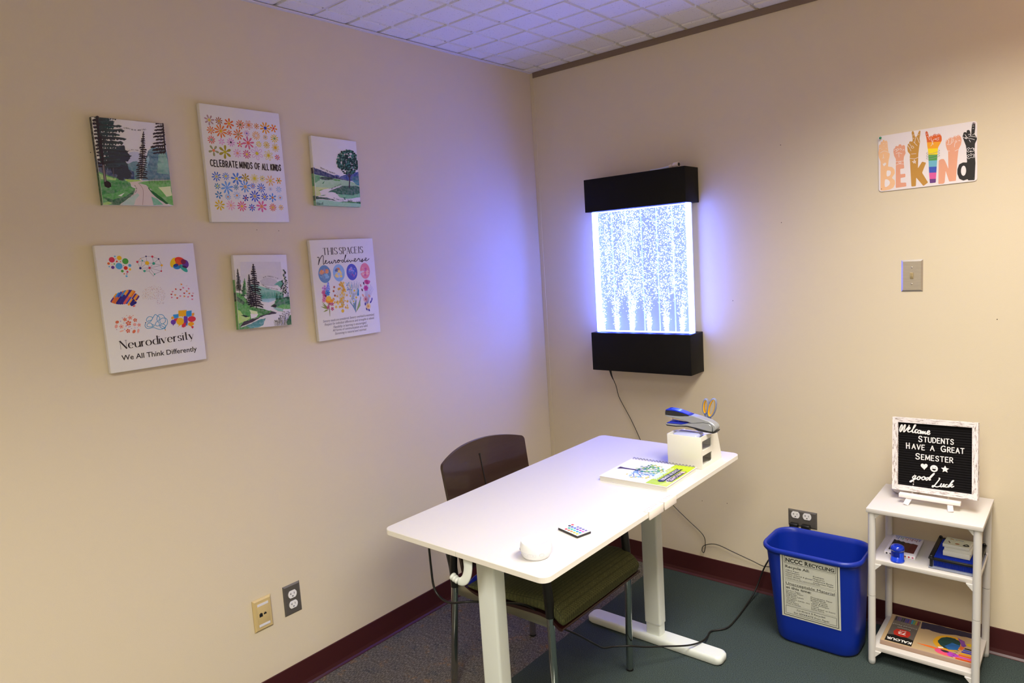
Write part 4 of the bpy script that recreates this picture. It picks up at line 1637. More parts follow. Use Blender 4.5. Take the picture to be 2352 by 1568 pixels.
# letter board on its little easel
PTL, PTR, PBR, PBL = Vector((1.678, -.135, .879)), Vector((1.940, -.165, .890)), Vector((1.943, -.205, .635)), Vector((1.676, -.175, .622))
bc = (PTL + PTR + PBR + PBL) / 4
ux = ((PTR - PTL) + (PBR - PBL)).normalized()
vy = ((PTL - PBL) + (PTR - PBR))
vy = (vy - ux * vy.dot(ux)).normalized()
nz_ = ux.cross(vy)
BW_, BH_ = .2645, .2590
RB = Matrix((ux, vy, nz_)).transposed()
lb = thing('letter_board', 'square black felt letter board in distressed white frame on shelf', 'letter board', bc, RB.to_euler())
M_dis = mat('distressed_white', '#e6dedb', .7)


def distress(m):
    N, L = m.node_tree.nodes, m.node_tree.links
    b = N['Principled BSDF']
    tc = N.new('ShaderNodeTexCoord')
    outs = []
    for sc_ in ((18, 150, 60), (150, 18, 60)):
        mp = N.new('ShaderNodeMapping')
        mp.inputs['Scale'].default_value = sc_
        L.new(tc.outputs['Object'], mp.inputs[0])
        n = N.new('ShaderNodeTexNoise')
        n.inputs['Scale'].default_value = 2.2
        n.inputs['Detail'].default_value = 6
        n.inputs['Roughness'].default_value = .75
        L.new(mp.outputs[0], n.inputs['Vector'])
        r = N.new('ShaderNodeMapRange')
        r.inputs['From Min'].default_value = .53
        r.inputs['From Max'].default_value = .60
        L.new(n.outputs['Fac'], r.inputs['Value'])
        outs.append(r.outputs[0])
    sx = N.new('ShaderNodeSeparateXYZ')
    L.new(tc.outputs['Object'], sx.inputs[0])
    ab = []
    for k in (0, 1):
        a = N.new('ShaderNodeMath')
        a.operation = 'ABSOLUTE'
        L.new(sx.outputs[k], a.inputs[0])
        ab.append(a.outputs[0])
    g = N.new('ShaderNodeMath')
    g.operation = 'GREATER_THAN'
    L.new(ab[0], g.inputs[0])
    L.new(ab[1], g.inputs[1])
    mf = N.new('ShaderNodeMix')
    L.new(g.outputs[0], mf.inputs[0])
    L.new(outs[0], mf.inputs[2])
    L.new(outs[1], mf.inputs[3])
    mx = N.new('ShaderNodeMix')
    mx.data_type = 'RGBA'
    L.new(mf.outputs[0], mx.inputs[0])
    mx.inputs[6].default_value = rgba('#e6dedb')
    mx.inputs[7].default_value = rgba('#7d675c')
    L.new(mx.outputs[2], b.inputs['Base Color'])


distress(M_dis)
fwid = .0175
a, b = BW_ / 2, BH_ / 2
ai, bi = a - fwid, b - fwid
mb = MB()
zf = .006
V = [(-a, -b, -.012), (a, -b, -.012), (a, b, -.012), (-a, b, -.012), (-a, -b, zf), (a, -b, zf), (a, b, zf), (-a, b, zf), (-ai, -bi, zf - .001), (ai, -bi, zf - .001), (ai, bi, zf - .001), (-ai, bi, zf - .001), (-ai, -bi, -.004), (ai, -bi, -.004), (ai, bi, -.004), (-ai, bi, -.004)]
F = [[3, 2, 1, 0]]
for k in range(4):
    j = (k + 1) % 4
    F += [[k, j, 4 + j, 4 + k], [4 + k, 4 + j, 8 + j, 8 + k], [8 + k, 8 + j, 12 + j, 12 + k]]
mb.add(V, F)
mb.build('frame', M_dis, lb)
# ribbed felt
mb = MB()
nr = 26
V, F = [], []
for i in range(nr * 4 + 1):
    y = -bi + 2 * bi * i / (nr * 4)
    z = -.0035 + .0016 * (1 if i % 4 in (1, 2) else 0)
    V += [(-ai, y, z), (ai, y, z)]
for i in range(nr * 4):
    F.append([2 * i, 2 * i + 1, 2 * i + 3, 2 * i + 2])
mb.add(V, F)
mb.build('felt_panel', mat('black_felt', '#121011', .95, spec=.15), lb)
M_let = mat('letter_white', '#ede8e6', .45)
BQ = [(430, 155), (1570, 240), (1545, 1270), (383, 1110)]


def bword(name, strokes, wpx):
    mb = MB()
    s = Sheet(mb, BQ, BW_, BH_, 0, 0, 0)
    for st_ in strokes:
        pts = [s.uv(*p) for p in (smooth(st_, 4) if len(st_) > 2 else st_)]
        mb.stroke(pts, wpx / s.k, -.0018, 0, thick=.0022, n=8)
    return mb.build(name, M_let, lb)


bword('welcome_lettering', [[(512, 340), (520, 300), (540, 262), (548, 280), (530, 340), (518, 352), (545, 330), (580, 265), (590, 275), (565, 345), (577, 350), (612, 310), (640, 280), (640, 268)],
                            [(615, 335), (650, 310), (645, 295), (625, 315), (622, 350), (645, 355), (670, 342), (715, 290), (730, 264), (714, 268), (690, 320), (680, 355), (696, 362), (724, 348)],
                            [(748, 327), (730, 327), (715, 350), (725, 368), (752, 360)],
                            [(772, 335), (755, 350), (760, 372), (780, 370), (794, 350), (775, 335), (800, 345)],
                            [(800, 345), (795, 378), (826, 348), (822, 380), (852, 352), (850, 382), (868, 378), (910, 358), (905, 341), (885, 352), (878, 380), (900, 390), (916, 377)]], 15)
bword('good_lettering', [[(694, 936), (665, 955), (668, 976), (694, 967), (708, 940), (682, 990), (640, 1020), (624, 1016), (650, 1000), (720, 975)],
                         [(750, 948), (727, 965), (727, 986), (745, 990), (766, 970), (752, 948), (784, 968)],
                         [(815, 950), (790, 965), (790, 988), (810, 992), (831, 972), (817, 950), (845, 972)],
                         [(872, 962), (850, 970), (840, 990), (855, 998), (885, 968), (945, 912), (955, 916), (902, 972), (888, 996), (905, 992)]], 14)
bword('luck_lettering', [[(1022, 970), (1030, 980), (990, 1030), (942, 1085), (926, 1086), (936, 1070), (985, 1088), (1040, 1076)],
                         [(1052, 1045), (1035, 1078), (1056, 1086), (1086, 1050), (1074, 1084), (1098, 1084)],
                         [(1128, 1056), (1106, 1062), (1100, 1086), (1128, 1090)],
                         [(1132, 1090), (1180, 1040), (1216, 1006), (1200, 1010), (1165, 1060), (1150, 1090), (1172, 1066), (1200, 1052), (1188, 1066), (1170, 1072), (1190, 1090), (1216, 1080)]], 15)


def bline(name, parts):
    """each part: text, baseline start, baseline end, cap height (board drawing units)"""
    mb = MB()
    s = Sheet(mb, BQ, BW_, BH_, 0, 0, 0)
    for txt, p0, p1, h in parts:
        A, B = Vector(s.uv(*p0)), Vector(s.uv(*p1))
        d = (B - A)
        W = d.length
        d.normalize()
        n = Vector((-d.y, d.x))
        put_glyphs(mb, txt, lambda x, y: tuple(A + d * x + n * y), h / s.k, 0, 0, W, .15, gap=.30, z=-.0018, thick=.0022)
    return mb.build(name, M_let, lb)


bline('students_lettering', [('S', (760, 483), (808, 487), 84), ('TUDENTS', (832, 488), (1228, 523), 74)])
bline('greeting_lettering', [('H', (595, 572), (632, 575), 84), ('AVE', (668, 578), (836, 596), 74), ('A', (916, 602), (966, 607), 72), ('G', (1060, 614), (1118, 620), 84), ('REAT', (1146, 624), (1366, 645), 74)])
bline('semester_lettering', [('S', (712, 712), (766, 718), 84), ('EMESTER', (790, 720), (1214, 766), 74)])
mb = MB()
s = Sheet(mb, BQ, BW_, BH_, 0, 0, 0)
hp = []
for t in range(40):
    q = 2 * PI * t / 40
    hp.append((825 + 2.9 * 16 * math.sin(q) ** 3, 812 - 2.9 * (13 * math.cos(q) - 5 * math.cos(2 * q) - 2 * math.cos(3 * q) - math.cos(4 * q)) + .06 * 46 * math.sin(q) ** 3))
mb.poly([[s.uv(*p) for p in hp][::-1]], -.0018, thick=.0022)
mb.build('heart_charm', M_let, lb)
mb = MB()
cc = s.uv(957, 842)
rr_ = 51 / s.k
eye = lambda dx: [(cc[0] + dx + rr_ * .11 * math.cos(2 * PI * t / 12), cc[1] + rr_ * .3 + rr_ * .16 * math.sin(2 * PI * t / 12)) for t in range(12)]
sm_ = [(cc[0] + rr_ * .55 * math.cos(math.radians(q)), cc[1] - rr_ * .08 + rr_ * .5 * math.sin(math.radians(q))) for q in range(180, 361, 15)]
mb.poly([[(cc[0] + rr_ * math.cos(2 * PI * t / 36), cc[1] + rr_ * math.sin(2 * PI * t / 36)) for t in range(36)], eye(-rr_ * .32), eye(rr_ * .32), sm_], -.0018, thick=.0022)
mb.build('smiley_charm', M_let, lb)
mb = MB()
cc = s.uv(1106, 852)
r5 = 54 / s.k
mb.poly([[(cc[0] + (r5 if t % 2 == 0 else r5 * .48) * math.cos(PI / 2 + PI * t / 5), cc[1] + (r5 if t % 2 == 0 else r5 * .48) * math.sin(PI / 2 + PI * t / 5)) for t in range(10)]], -.0018, thick=.0022)
mb.build('star_charm', M_let, lb)

# easel under it
es = thing('tabletop_easel', 'small white wooden easel holding the letter board on shelf', 'easel', (1.80, -.19, ZS))
M_eas = mat('easel_white', '#ece4e0', .5)
le = (PBR - PBL).normalized()
c0 = PBL + (PBR - PBL) * .47
rz = math.atan2(le.y, le.x)
MB().box((c0.x - 1.80, c0.y - .012 + .19, .0405 - .0085 - .004), (.186, .022, .013), bevel=.001, M=None).build('ledge', M_eas, es).rotation_euler = (0, 0, 0)
for x, tx in ((1.742, 1.733), (1.862, 1.869)):
    p1 = Vector((x - 1.80, c0.y - .010 + .19, .024))
    p0 = Vector((tx - 1.80, -.226 + .19, .0022))
    d_ = p0 - p1
    ft = MB()
    ft.box((0, 0, -d_.length / 2), (.0165, .0042, d_.length), bevel=.0006, M=Matrix.Translation(p1) @ Vector((0, 0, -1)).rotation_difference(d_.normalized()).to_matrix().to_4x4())
    ft.build('foot', M_eas, es)
for x in (-.055, .055):
    MB().tube([(x, .012, .030), (x * .8, .035, .16)], .005, 8, flat=(.6, 1)).build('upright', M_eas, es)
MB().tube([(0, .040, .15), (0, .125, .003)], .005, 8, flat=(.6, 1)).build('rear_leg', M_eas, es)

# pale rounded dish just showing behind the board
dsh = thing('round_dish', 'pale round dish half hidden behind the letter board', 'dish', (1.708, -.085, ZS))
MB().lathe([(.0001, 0), (.034, 0), (.042, .004), (.0475, .014), (.0485, .024), (.045, .030), (.038, .031), (.0001, .026)], n=40).build('bowl', mat('dish_white', '#ddd6d0', .35), dsh)

ZM = .3956
# pencil sharpener
sh_o = thing('pencil_sharpener', 'translucent blue barrel shaped pencil sharpener on middle shelf', 'pencil sharpener', (1.7180, -.277, ZM))
M_pb = mat('blue_translucent', '#0b3cc8', .15, spec=.6, coat=.4)
MB().lathe([(.0001, 0), (.0158, 0), (.0164, .002), (.0162, .005), (.0148, .0056), (.0146, .0295), (.0001, .0295)], n=36).build('barrel', M_pb, sh_o)
MB().lathe([(.0001, .0296), (.0158, .0296), (.0163, .034), (.0152, .040), (.0115, .0432), (.006, .0442), (.0001, .0438)], n=36).build('cap', mat('blue_cap', '#0a30b4', .2, coat=.5), sh_o)
mb = MB()
mb.lathe([(.0001, .0075), (.0149, .0075), (.0149, .0282), (.0001, .0282)], n=36)
mb2 = MB()
for a in range(-150, -60, 10):
    a0, a1 = math.radians(a), math.radians(a + 10)
    r = .01485
    mb2.add([(r * math.cos(a0), r * math.sin(a0), .015), (r * math.cos(a1), r * math.sin(a1), .015), (r * math.cos(a1), r * math.sin(a1), .0275), (r * math.cos(a0), r * math.sin(a0), .0275)], [[0, 1, 2, 3]])
mb2.build('inner_chamber', mat('deep_blue', '#08218c', .3), sh_o)
for ch in sh_o.children:
    for v in ch.data.vertices:
        v.co *= 1.36

# box of ink pads / markers lying flat
ib = thing('craft_box', 'flat white craft box with brown printed panel behind the sharpener', 'craft box', (1.7165, -.156, ZM), (0, 0, math.radians(.5)))
mb = MB()
bw2, bd2, bh2 = .098, .168, .0125
mb.box((0, 0, bh2 / 2), (bw2, bd2, bh2), 0, bevel=.0006)
t = MB()
S2 = Sheet(t, [(0, 0), (100, 0), (100, 170), (0, 170)], bw2, bd2, bh2, 0, 0)
S2.S([(8, 7), (92, 7)], 4, '#2b6cc0', 1)
top_ = [(9, 42)] + [(9 + 8.2 * k, 42 + (6 if k < 5 else 3) * (k % 2) + (14 if k > 4 else 0) + 2.2 * k * (k < 5)) for k in range(1, 10)] + [(91, 62), (91, 148), (9, 148)]
S2.P(top_, '#2d2722', 1)
S2.P([(48, 64), (91, 62), (91, 148), (48, 148)], '#5a3420', 2)
S2.P([(72, 62), (91, 62), (91, 148), (66, 148)], '#5a231c', 3)
rnd = random.Random(9)
for k in range(11):
    c = ['#26418c', '#2a5fae', '#2f8a8a', '#5d9a4a', '#b07a2a', '#b3542a', '#a8322a', '#8a2a3c', '#9a3a4c', '#8a4a5c', '#4a4a9a'][k]
    x = 10 + 7.6 * k
    S2.S([(x, 16), (x + 4, 15 + rnd.uniform(-2, 2)), (x + 3, 24), (x - 1, 23)], 2, c, 2)
    if k % 2:
        S2.S([(x - 2, 30), (x + 2, 27), (x + 3, 35)], 2, c, 2)
mb.add([(p.x, p.y, p.z) for p in t.v], t.f, 1, cols=t.c)
f2 = MB()
for k, c in enumerate(('#1d1c24', '#4a3f5c', '#3a5a3a', '#6a5a2a', '#8a5a2a', '#a04a28', '#b02030', '#b85a80')):
    x = -bw2 / 2 + .008 + .0117 * k
    f2.poly([[(x + .0031 * math.cos(2 * PI * q / 16), bh2 / 2 + .0031 * math.sin(2 * PI * q / 16)) for q in range(16)]], bd2 / 2 + .0002, 0, lin(c))
MR = Euler((PI / 2, 0, 0)).to_matrix().to_4x4()
mb.add([MR @ p for p in f2.v], f2.f, 1, cols=f2.c)
mb.build('box_body', [mat('box_white', '#dcd8dc', .5), M_print], ib)

# pin-art frame
PAX, PAY = 1.8855, -.178
pa = thing('pin_art_toy', 'blue pin art toy in a black frame on the middle shelf', 'pin art toy', (PAX, PAY, ZM))
pw, pd = .145, .205
MB().box((0, 0, .0032), (pw, pd, .004), bevel=.0006).build('clear_base', mat('smoky_acrylic', '#aab0c4', .1, trans=.4), pa)
mb = MB()
zt_ = .036
for s in (-1, 1):
    mb.box((s * (pw / 2 - .006), 0, zt_), (.013, pd, .006), bevel=.001)
    mb.box((0, s * (pd / 2 - .006), zt_ - .0015), (pw - .026, .011, .0075), bevel=.001)
fr = mb.build('frame', M_blk2, pa)
for sx in (-1, 1):
    for sy in (-1, 1):
        x, y = sx * (pw / 2 - .007), sy * (pd / 2 - .007)
        MB().cyl((x, y, .0003), (x, y, .0435), .0046, n=14).build('post', M_blk2, pa)
        MB().lathe([(.0001, 0), (.0055, 0), (.0058, .003), (.004, .006), (.0001, .0068)], (x, y, .0392), 14).build('screw_cap', M_blk2, pa)
mb = MB()
for i in range(34):
    for j in range(46):
        x, y = -pw / 2 + .0145 + (pw - .029) * (i + .5 * (j % 2)) / 33.5, -pd / 2 + .0135 + (pd - .027) * j / 45
        n = 5
        ring = lambda z, r: [(x + r * math.cos(2 * PI * q / n), y + r * math.sin(2 * PI * q / n), z) for q in range(n)]
        mb.loft([ring(.0055, .0011), ring(.0360, .0011), ring(.0378, .0006)], 0, False, True)
o = mb.build('pins', mat('pin_blue', '#0b2fb0', .25, coat=.3), pa)
o['kind'] = 'stuff'
# three card decks stacked on the pins
M_card = mat('card_edge', '#cfd0cc', .7, var=.12, vscale=60, aniso=(.2, .2, 20))
M_cface = mat('card_face', '#d4d6c2', .5)
zc_ = ZM + .0393
for k, (dx, dy, h, rot, lab) in enumerate(((.0005, -.0020, .0168, -2, 'white card deck at the bottom of the stack on pin toy'), (.0025, .0010, .0108, 1, 'white card deck in the middle of the stack on pin toy'), (-.001, .004, .0112, -3, 'white card deck with printed top face uppermost on pin toy'))):
    cd = thing('card_deck', lab, 'card deck', (1.8890 + dx, -.206 + dy, zc_), (0, 0, math.radians(rot)), 'card decks stacked on the pin toy')
    mb = MB()
    mb.box((0, 0, h / 2), (.078, .068, h), 0, bevel=.0006)
    if k == 2:
        t = MB()
        S3 = Sheet(t, [(0, 0), (100, 0), (100, 66), (0, 66)], .078, .068, h, 0, 0)
        S3.P([(1, 1), (99, 1), (99, 65), (1, 65)], '#d6d8c4', 0)
        S3.P([(14, 20), (19, 12), (27, 12), (33, 20), (25, 17)], '#b58a2a', 1)
        for a, c in ((38, '#3a5f8f'), (46, '#b07a3a'), (54, '#4a6fb0'), (61, '#4a6fb0')):
            S3.S([(a, 15), (a + 5, 15)], 4, c, 1)
        for a in (20, 28, 36, 44, 54, 62, 70):
            S3.S([(a, 27), (a + 5, 27.5)], 1.6, '#9a9a86', 1)
        S3.S([(16, 36), (24, 50)], 4, '#5a3026', 1)
        S3.P([(42, 46), (50, 42), (60, 46), (56, 52), (46, 52)], '#a8704a', 1, sm=3)
        S3.P([(72, 50), (78, 40), (90, 40), (96, 50), (88, 56), (76, 56)], '#1d1c24', 1, sm=3)
        S3.disc(84, 46, 5, '#d6d8c4', 2, ry=3)
        S3.P([(76, 41), (84, 34), (92, 40)], '#2a4a34', 2)
        mb.add([(p.x, p.y, p.z) for p in t.v], t.f, 1, cols=t.c)
    mb.build('cards', [M_card, M_print], cd)
    zc_ += h + .0002

# colour pencil box on the bottom shelf
ZB = .0666
pbw, pbd, pbh = .278, .215, .0165
pb_ = thing('pencil_box', 'flat tan colored pencil box with painted bird on bottom shelf', 'pencil box', (1.7995, -.165, ZB), (0, 0, math.radians(.8)))
mb = MB()
mb.box((0, 0, pbh / 2), (pbw, pbd, pbh), 0, bevel=.0008)
t = MB()
# drawn right way up for someone standing at the wall: its left is +x here
S4 = Sheet(t, [(0, 0), (300, 0), (300, 211), (0, 211)], pbw, pbd, pbh, 0, 0)
S4.P([(1, 1), (299, 1), (299, 210), (1, 210)], '#b59a74', 0)
S4.P([(14, 8), (106, 8), (106, 203), (14, 203)], '#5d544f', 1)
S4.P([(14, 8), (106, 8), (106, 70), (14, 70)], '#6d6359', 2)
S4.P([(14, 159), (60, 145), (106, 160), (106, 204), (14, 204)], '#12100f', 2)
for k, c in enumerate(('#2a2330', '#4a3f6a', '#5a3f7a', '#3a3f4a', '#30304a', '#4a3a8a', '#3f2f8a', '#7a4a6a', '#2f8fb0', '#5f9a5a', '#b0903a', '#7a3a4a')):
    S4.P([(17 + 7.2 * k, 12), (22.5 + 7.2 * k, 12), (22.5 + 7.2 * k, 44), (17 + 7.2 * k, 44)], c, 3)
# painted dark brush cloud, bird, pencils (before the half turn)
S4.P([(110, 6), (200, 4), (292, 4), (280, 40), (230, 44), (180, 58), (140, 54), (112, 60)], '#2c2740', 1, jag=3, sub=3)
S4.P([(214, 60), (250, 66), (262, 100), (250, 150), (215, 168), (186, 160), (166, 130), (172, 92), (190, 70)], '#d8a020', 2, sm=4)
S4.P([(216, 70), (244, 78), (252, 110), (240, 144), (212, 154), (190, 140), (180, 112), (192, 82)], '#20463f', 3, jag=2, sub=2, sm=2, col2='#0f2c30')
S4.P([(226, 104), (254, 112), (250, 146), (220, 158), (205, 140)], '#2a6fb0', 4, jag=2, sub=2, col2='#1f4f8a')
S4.P([(238, 60), (262, 74), (272, 104), (258, 120), (250, 90)], '#5a3a9a', 4, jag=1.5, sub=2, col2='#8a4a9a')
S4.P([(254, 112), (268, 116), (262, 140), (250, 136)], '#c8642a', 5)
S4.P([(180, 168), (200, 164), (236, 170), (258, 178), (252, 196), (226, 203), (198, 200), (182, 188)], '#e0641f', 3, sm=4, col2='#d8408a')
S4.P([(222, 172), (256, 178), (250, 194), (226, 198)], '#a83fb0', 4, sm=3)
S4.P([(196, 172), (214, 168), (226, 174), (212, 182)], '#2a2430', 5, sm=3)
S4.P([(116, 168), (160, 164), (184, 166), (184, 176), (150, 174)], '#e86a1a', 4)
S4.P([(186, 156), (202, 150), (206, 156), (190, 164)], '#efe9e0', 5)
for k, c in enumerate(('#2d2b28', '#3a4fb0', '#453a9a', '#d89a1a', '#d8561a', '#c83f9a', '#c8431a')):
    y = 118 + 13 * k
    x = 268 - 3.2 * k
    S4.P([(x, y), (299, y), (299, y + 10), (x, y + 10)], c, 3)
    S4.P([(x - 12, y + 4), (x, y), (x, y + 10)], '#c99a78', 3)
    S4.P([(x - 20, y + 4), (x - 8, y + 1), (x - 8, y + 5)], '#3a302a', 4)
S4.disc(282, 92, 12, '#c8a81f', 3, ry=11)
# the lettering reads from the wall side, so it is turned half round on the lid
def turn(txt, x, y, w, h, col, bold=0.0):
    S4.T(txt, (x + w / 2, y), (x - w / 2, y), h, col, 6, bold)
turn('KALOUR', 60, 176, 86, 18, '#efeae4', .03)
S4.P([(36, 106), (84, 106), (84, 150), (36, 150)], '#b82a1c', 3, sm=2)
turn('72', 60, 123, 28, 17, '#f2ece8', .03)
turn('pcs', 60, 112, 22, 8, '#f2ece8', .01)
turn('Premium', 60, 88, 46, 9, '#c9c2ba')
turn('Colored Pencil', 60, 70, 86, 10, '#c9c2ba')
turn('Soft Core', 60, 52, 36, 6, '#a9a29a')
mb.add([(p.x, p.y, p.z) for p in t.v], t.f, 1, cols=t.c)
mb.build('box_body', [mat('tan_card', '#a58a78', .55), M_print], pb_)
# ------------------------------------------------------------------ canvas prints on the left wall
M_canv = mat('canvas_white', '#e4e1e1', .75, spec=.25, bump=.25, bscale=900)
M_prt = mat('canvas_print', '#ffffff', .7, spec=.25, attr=True, bump=.2, bscale=900)
M_wash = mat('watercolour_print', '#ffffff', .7, spec=.25, attr=True, wash=.2, vscale=130)
CD = .018


def canvas(label, y, z, w, h, rot, q, side=None):
    o = thing('canvas_print', label, 'canvas print', (.0004, y, z), LEFT, 'canvas prints on the left wall')
    o.rotation_euler = (Matrix.Rotation(PI / 2, 3, 'Z') @ Matrix.Rotation(PI / 2, 3, 'X') @ Matrix.Rotation(rot, 3, 'Z')).to_euler()
    mb = MB()
    mb.box((0, 0, CD / 2), (w, h, CD), 0, bevel=.0016)
    s = Sheet(mb, q, w, h, CD, 1, 2)
    return o, mb, s


def wrap(mb, w, h, spans, edge='L'):
    """printed image wrapped round the left or bottom side"""
    for f0, f1, c in spans:
        if edge == 'L':
            a, b = h / 2 - f0 * h, h / 2 - f1 * h
            x = -w / 2 - 1e-4
            mb.add([(x, a, .0015), (x, b, .0015), (x, b, CD - .0016), (x, a, CD - .0016)], [[0, 1, 2, 3]], 2, lin(c))
        else:
            a, b = -w / 2 + f0 * w, -w / 2 + f1 * w
            y = -h / 2 - 1e-4
            mb.add([(a, y, .0015), (b, y, .0015), (b, y, CD - .0016), (a, y, CD - .0016)], [[0, 1, 2, 3]], 2, lin(c))


DK = '#3a3034'
# ---- A: forest road
q = [(85, 125), (1163, 232), (1303, 1453), (258, 1450)]
o, mb, s = canvas('canvas print of a road winding through tall dark pine forest', -1.9748, 1.8882, .202, .2488, .0018, q)
wrap(mb, .202, .2488, [(0, .45, '#33363a'), (.45, .63, '#3c4a5c'), (.63, 1, '#2f5f3c')])
s.P([(620, 700), (660, 662), (720, 648), (780, 655), (840, 690), (840, 830), (600, 870)], '#bcc2da', 1, True)
s.P([(540, 900), (610, 850), (690, 806), (750, 790), (800, 830), (800, 1075), (500, 1070)], '#5f8a92', 2, True, jag=5, sub=3)
s.P([(150, 780), (300, 860), (450, 890), (620, 915), (720, 950), (720, 1075), (470, 1075), (180, 970)], '#3c4c70', 2, True, jag=6, sub=3)
s.P([(930, 640), (1000, 585), (1100, 595), (1195, 610), (1250, 900), (1262, 1070), (840, 1075), (850, 960), (875, 860), (905, 720)], '#40607a', 3, True, jag=10, sub=4, col2='#6a97a4')
s.P([(1085, 700), (1170, 640), (1215, 760), (1240, 990), (1060, 960), (1075, 800)], '#5c8f86', 4, True, jag=9, sub=4, col2='#8fbfae')
s.P([(900, 760), (950, 700), (940, 800), (890, 960), (860, 1000)], '#8fb8c4', 4, True, jag=9, sub=3)
s.P([(180, 950), (350, 1015), (480, 1050), (600, 1085), (660, 1115), (680, 1175), (740, 1200), (720, 1265), (560, 1390), (500, 1452), (256, 1452), (210, 1150)], '#4c9a4e', 3, True, jag=4, sub=3, col2='#5fae5a')
s.P([(195, 980), (330, 1028), (460, 1055), (440, 1085), (225, 1065)], '#a9d07a', 4, True, jag=3, sub=2)
s.P([(220, 1120), (380, 1090), (560, 1080), (650, 1120), (670, 1180), (560, 1200), (420, 1280), (300, 1290), (240, 1300)], '#2f7a44', 4, True, jag=6, sub=3, col2='#58a458')
s.P([(250, 1330), (400, 1370), (600, 1320), (700, 1240), (735, 1225), (700, 1290), (540, 1420), (500, 1450), (400, 1448)], '#1d5a3a', 5, True, jag=5, sub=3, col2='#2f6f44')
s.P([(260, 1420), (340, 1400), (400, 1420), (330, 1450), (260, 1452)], '#a8d070', 6, True)
s.P([(480, 1310), (580, 1265), (530, 1320)], '#e6efe0', 6)
s.P([(655, 1108), (780, 1095), (850, 1075), (830, 1110), (780, 1120), (900, 1160), (960, 1210), (1060, 1330), (1250, 1452), (500, 1452), (640, 1330), (740, 1250), (745, 1180), (680, 1150)], '#ddd0cb', 5)
s.P([(770, 1270), (800, 1300), (740, 1370), (720, 1447), (520, 1447), (620, 1360)], '#b4d0c4', 6, True, jag=4)
s.P([(975, 1318), (1060, 1350), (1150, 1440), (1010, 1447)], '#79bf9c', 6, True, jag=4)
s.S([(790, 1130), (835, 1180), (858, 1260), (845, 1445)], 6, '#a08478', 7, sm=4)
s.P([(775, 1120), (860, 1095), (960, 1085), (1262, 1075), (1290, 1320), (1305, 1450), (1240, 1432), (1060, 1310), (960, 1200), (900, 1150)], '#6cb45c', 5, True, jag=4, sub=2)
s.P([(1080, 1180), (1260, 1165), (1285, 1300), (1200, 1320)], '#dfe8b4', 6, True, jag=6, sub=2)
s.P([(910, 1155), (960, 1215), (1080, 1300), (1240, 1425), (1190, 1430), (1050, 1330), (950, 1230)], '#2f6a3c', 6, False, jag=6, sub=3)
s.P([(570, 1062), (800, 1072), (835, 1088), (640, 1108)], '#a8cf62', 6, True)
for k in range(16):
    x = 940 + 20 * k
    s.S([(x, 1050), (x + 4, 1130 - 12 * (k % 3))], 5, '#6a7a5a' if k % 2 else '#3a3034', 6)
s.conifer((865, 355), (832, 1065), 112, DK, 7, 3, 17, -.05 + .25, lowfrac=.05)
s.conifer((1150, 215), (1185, 650), 235, DK, 7, 5, 8, .12, side=-1, lowfrac=.0, c0=.45)
s.conifer((1150, 215), (1185, 650), 60, DK, 7, 6, 9, .12, side=1)
s.conifer((170, 60), (290, 1100), 440, DK, 8, 8, 11, .06, side=1, lowfrac=.22, col2='#46585a', c0=.8)
s.conifer((170, 60), (290, 1100), 120, DK, 8, 9, 12, .05, side=-1, lowfrac=.22, c0=.9)
s.conifer((160, 100), (230, 800), 360, '#2e4a48', 6, 18, 9, .05, side=1, lowfrac=.1, c0=.7)
s.P([(330, 640), (560, 560), (600, 640), (660, 740), (600, 830), (680, 960), (640, 1060), (480, 1060), (420, 980), (330, 900)], '#40424c', 7, False, jag=26, sub=5)
s.S([(175, 130), (200, 420), (240, 700), (262, 860)], 22, DK, 9, sm=4)
s.S([(262, 860), (275, 980), (292, 1110)], 24, '#8a7c7c', 9, sm=3)
s.S([(410, 900), (418, 1050)], 10, '#6a6064', 9)
s.P([(270, 1110), (330, 1090), (370, 1130), (380, 1180), (330, 1200), (280, 1170)], '#33292c', 9, False, jag=6, sub=3)
s.arctext('FEEL EVERY RISE AND FALL', [(490, 332), (590, 308), (700, 332), (800, 340), (910, 322)], 22)
s.arctext('THIS WILL PASS', [(622, 652), (700, 630), (790, 642)], 15)
s.arctext('AND JUST KEEP GOING', [(655, 1350), (720, 1290), (765, 1220), (735, 1150)], 17)
mb.build('canvas', [M_canv, M_prt, M_wash], o)

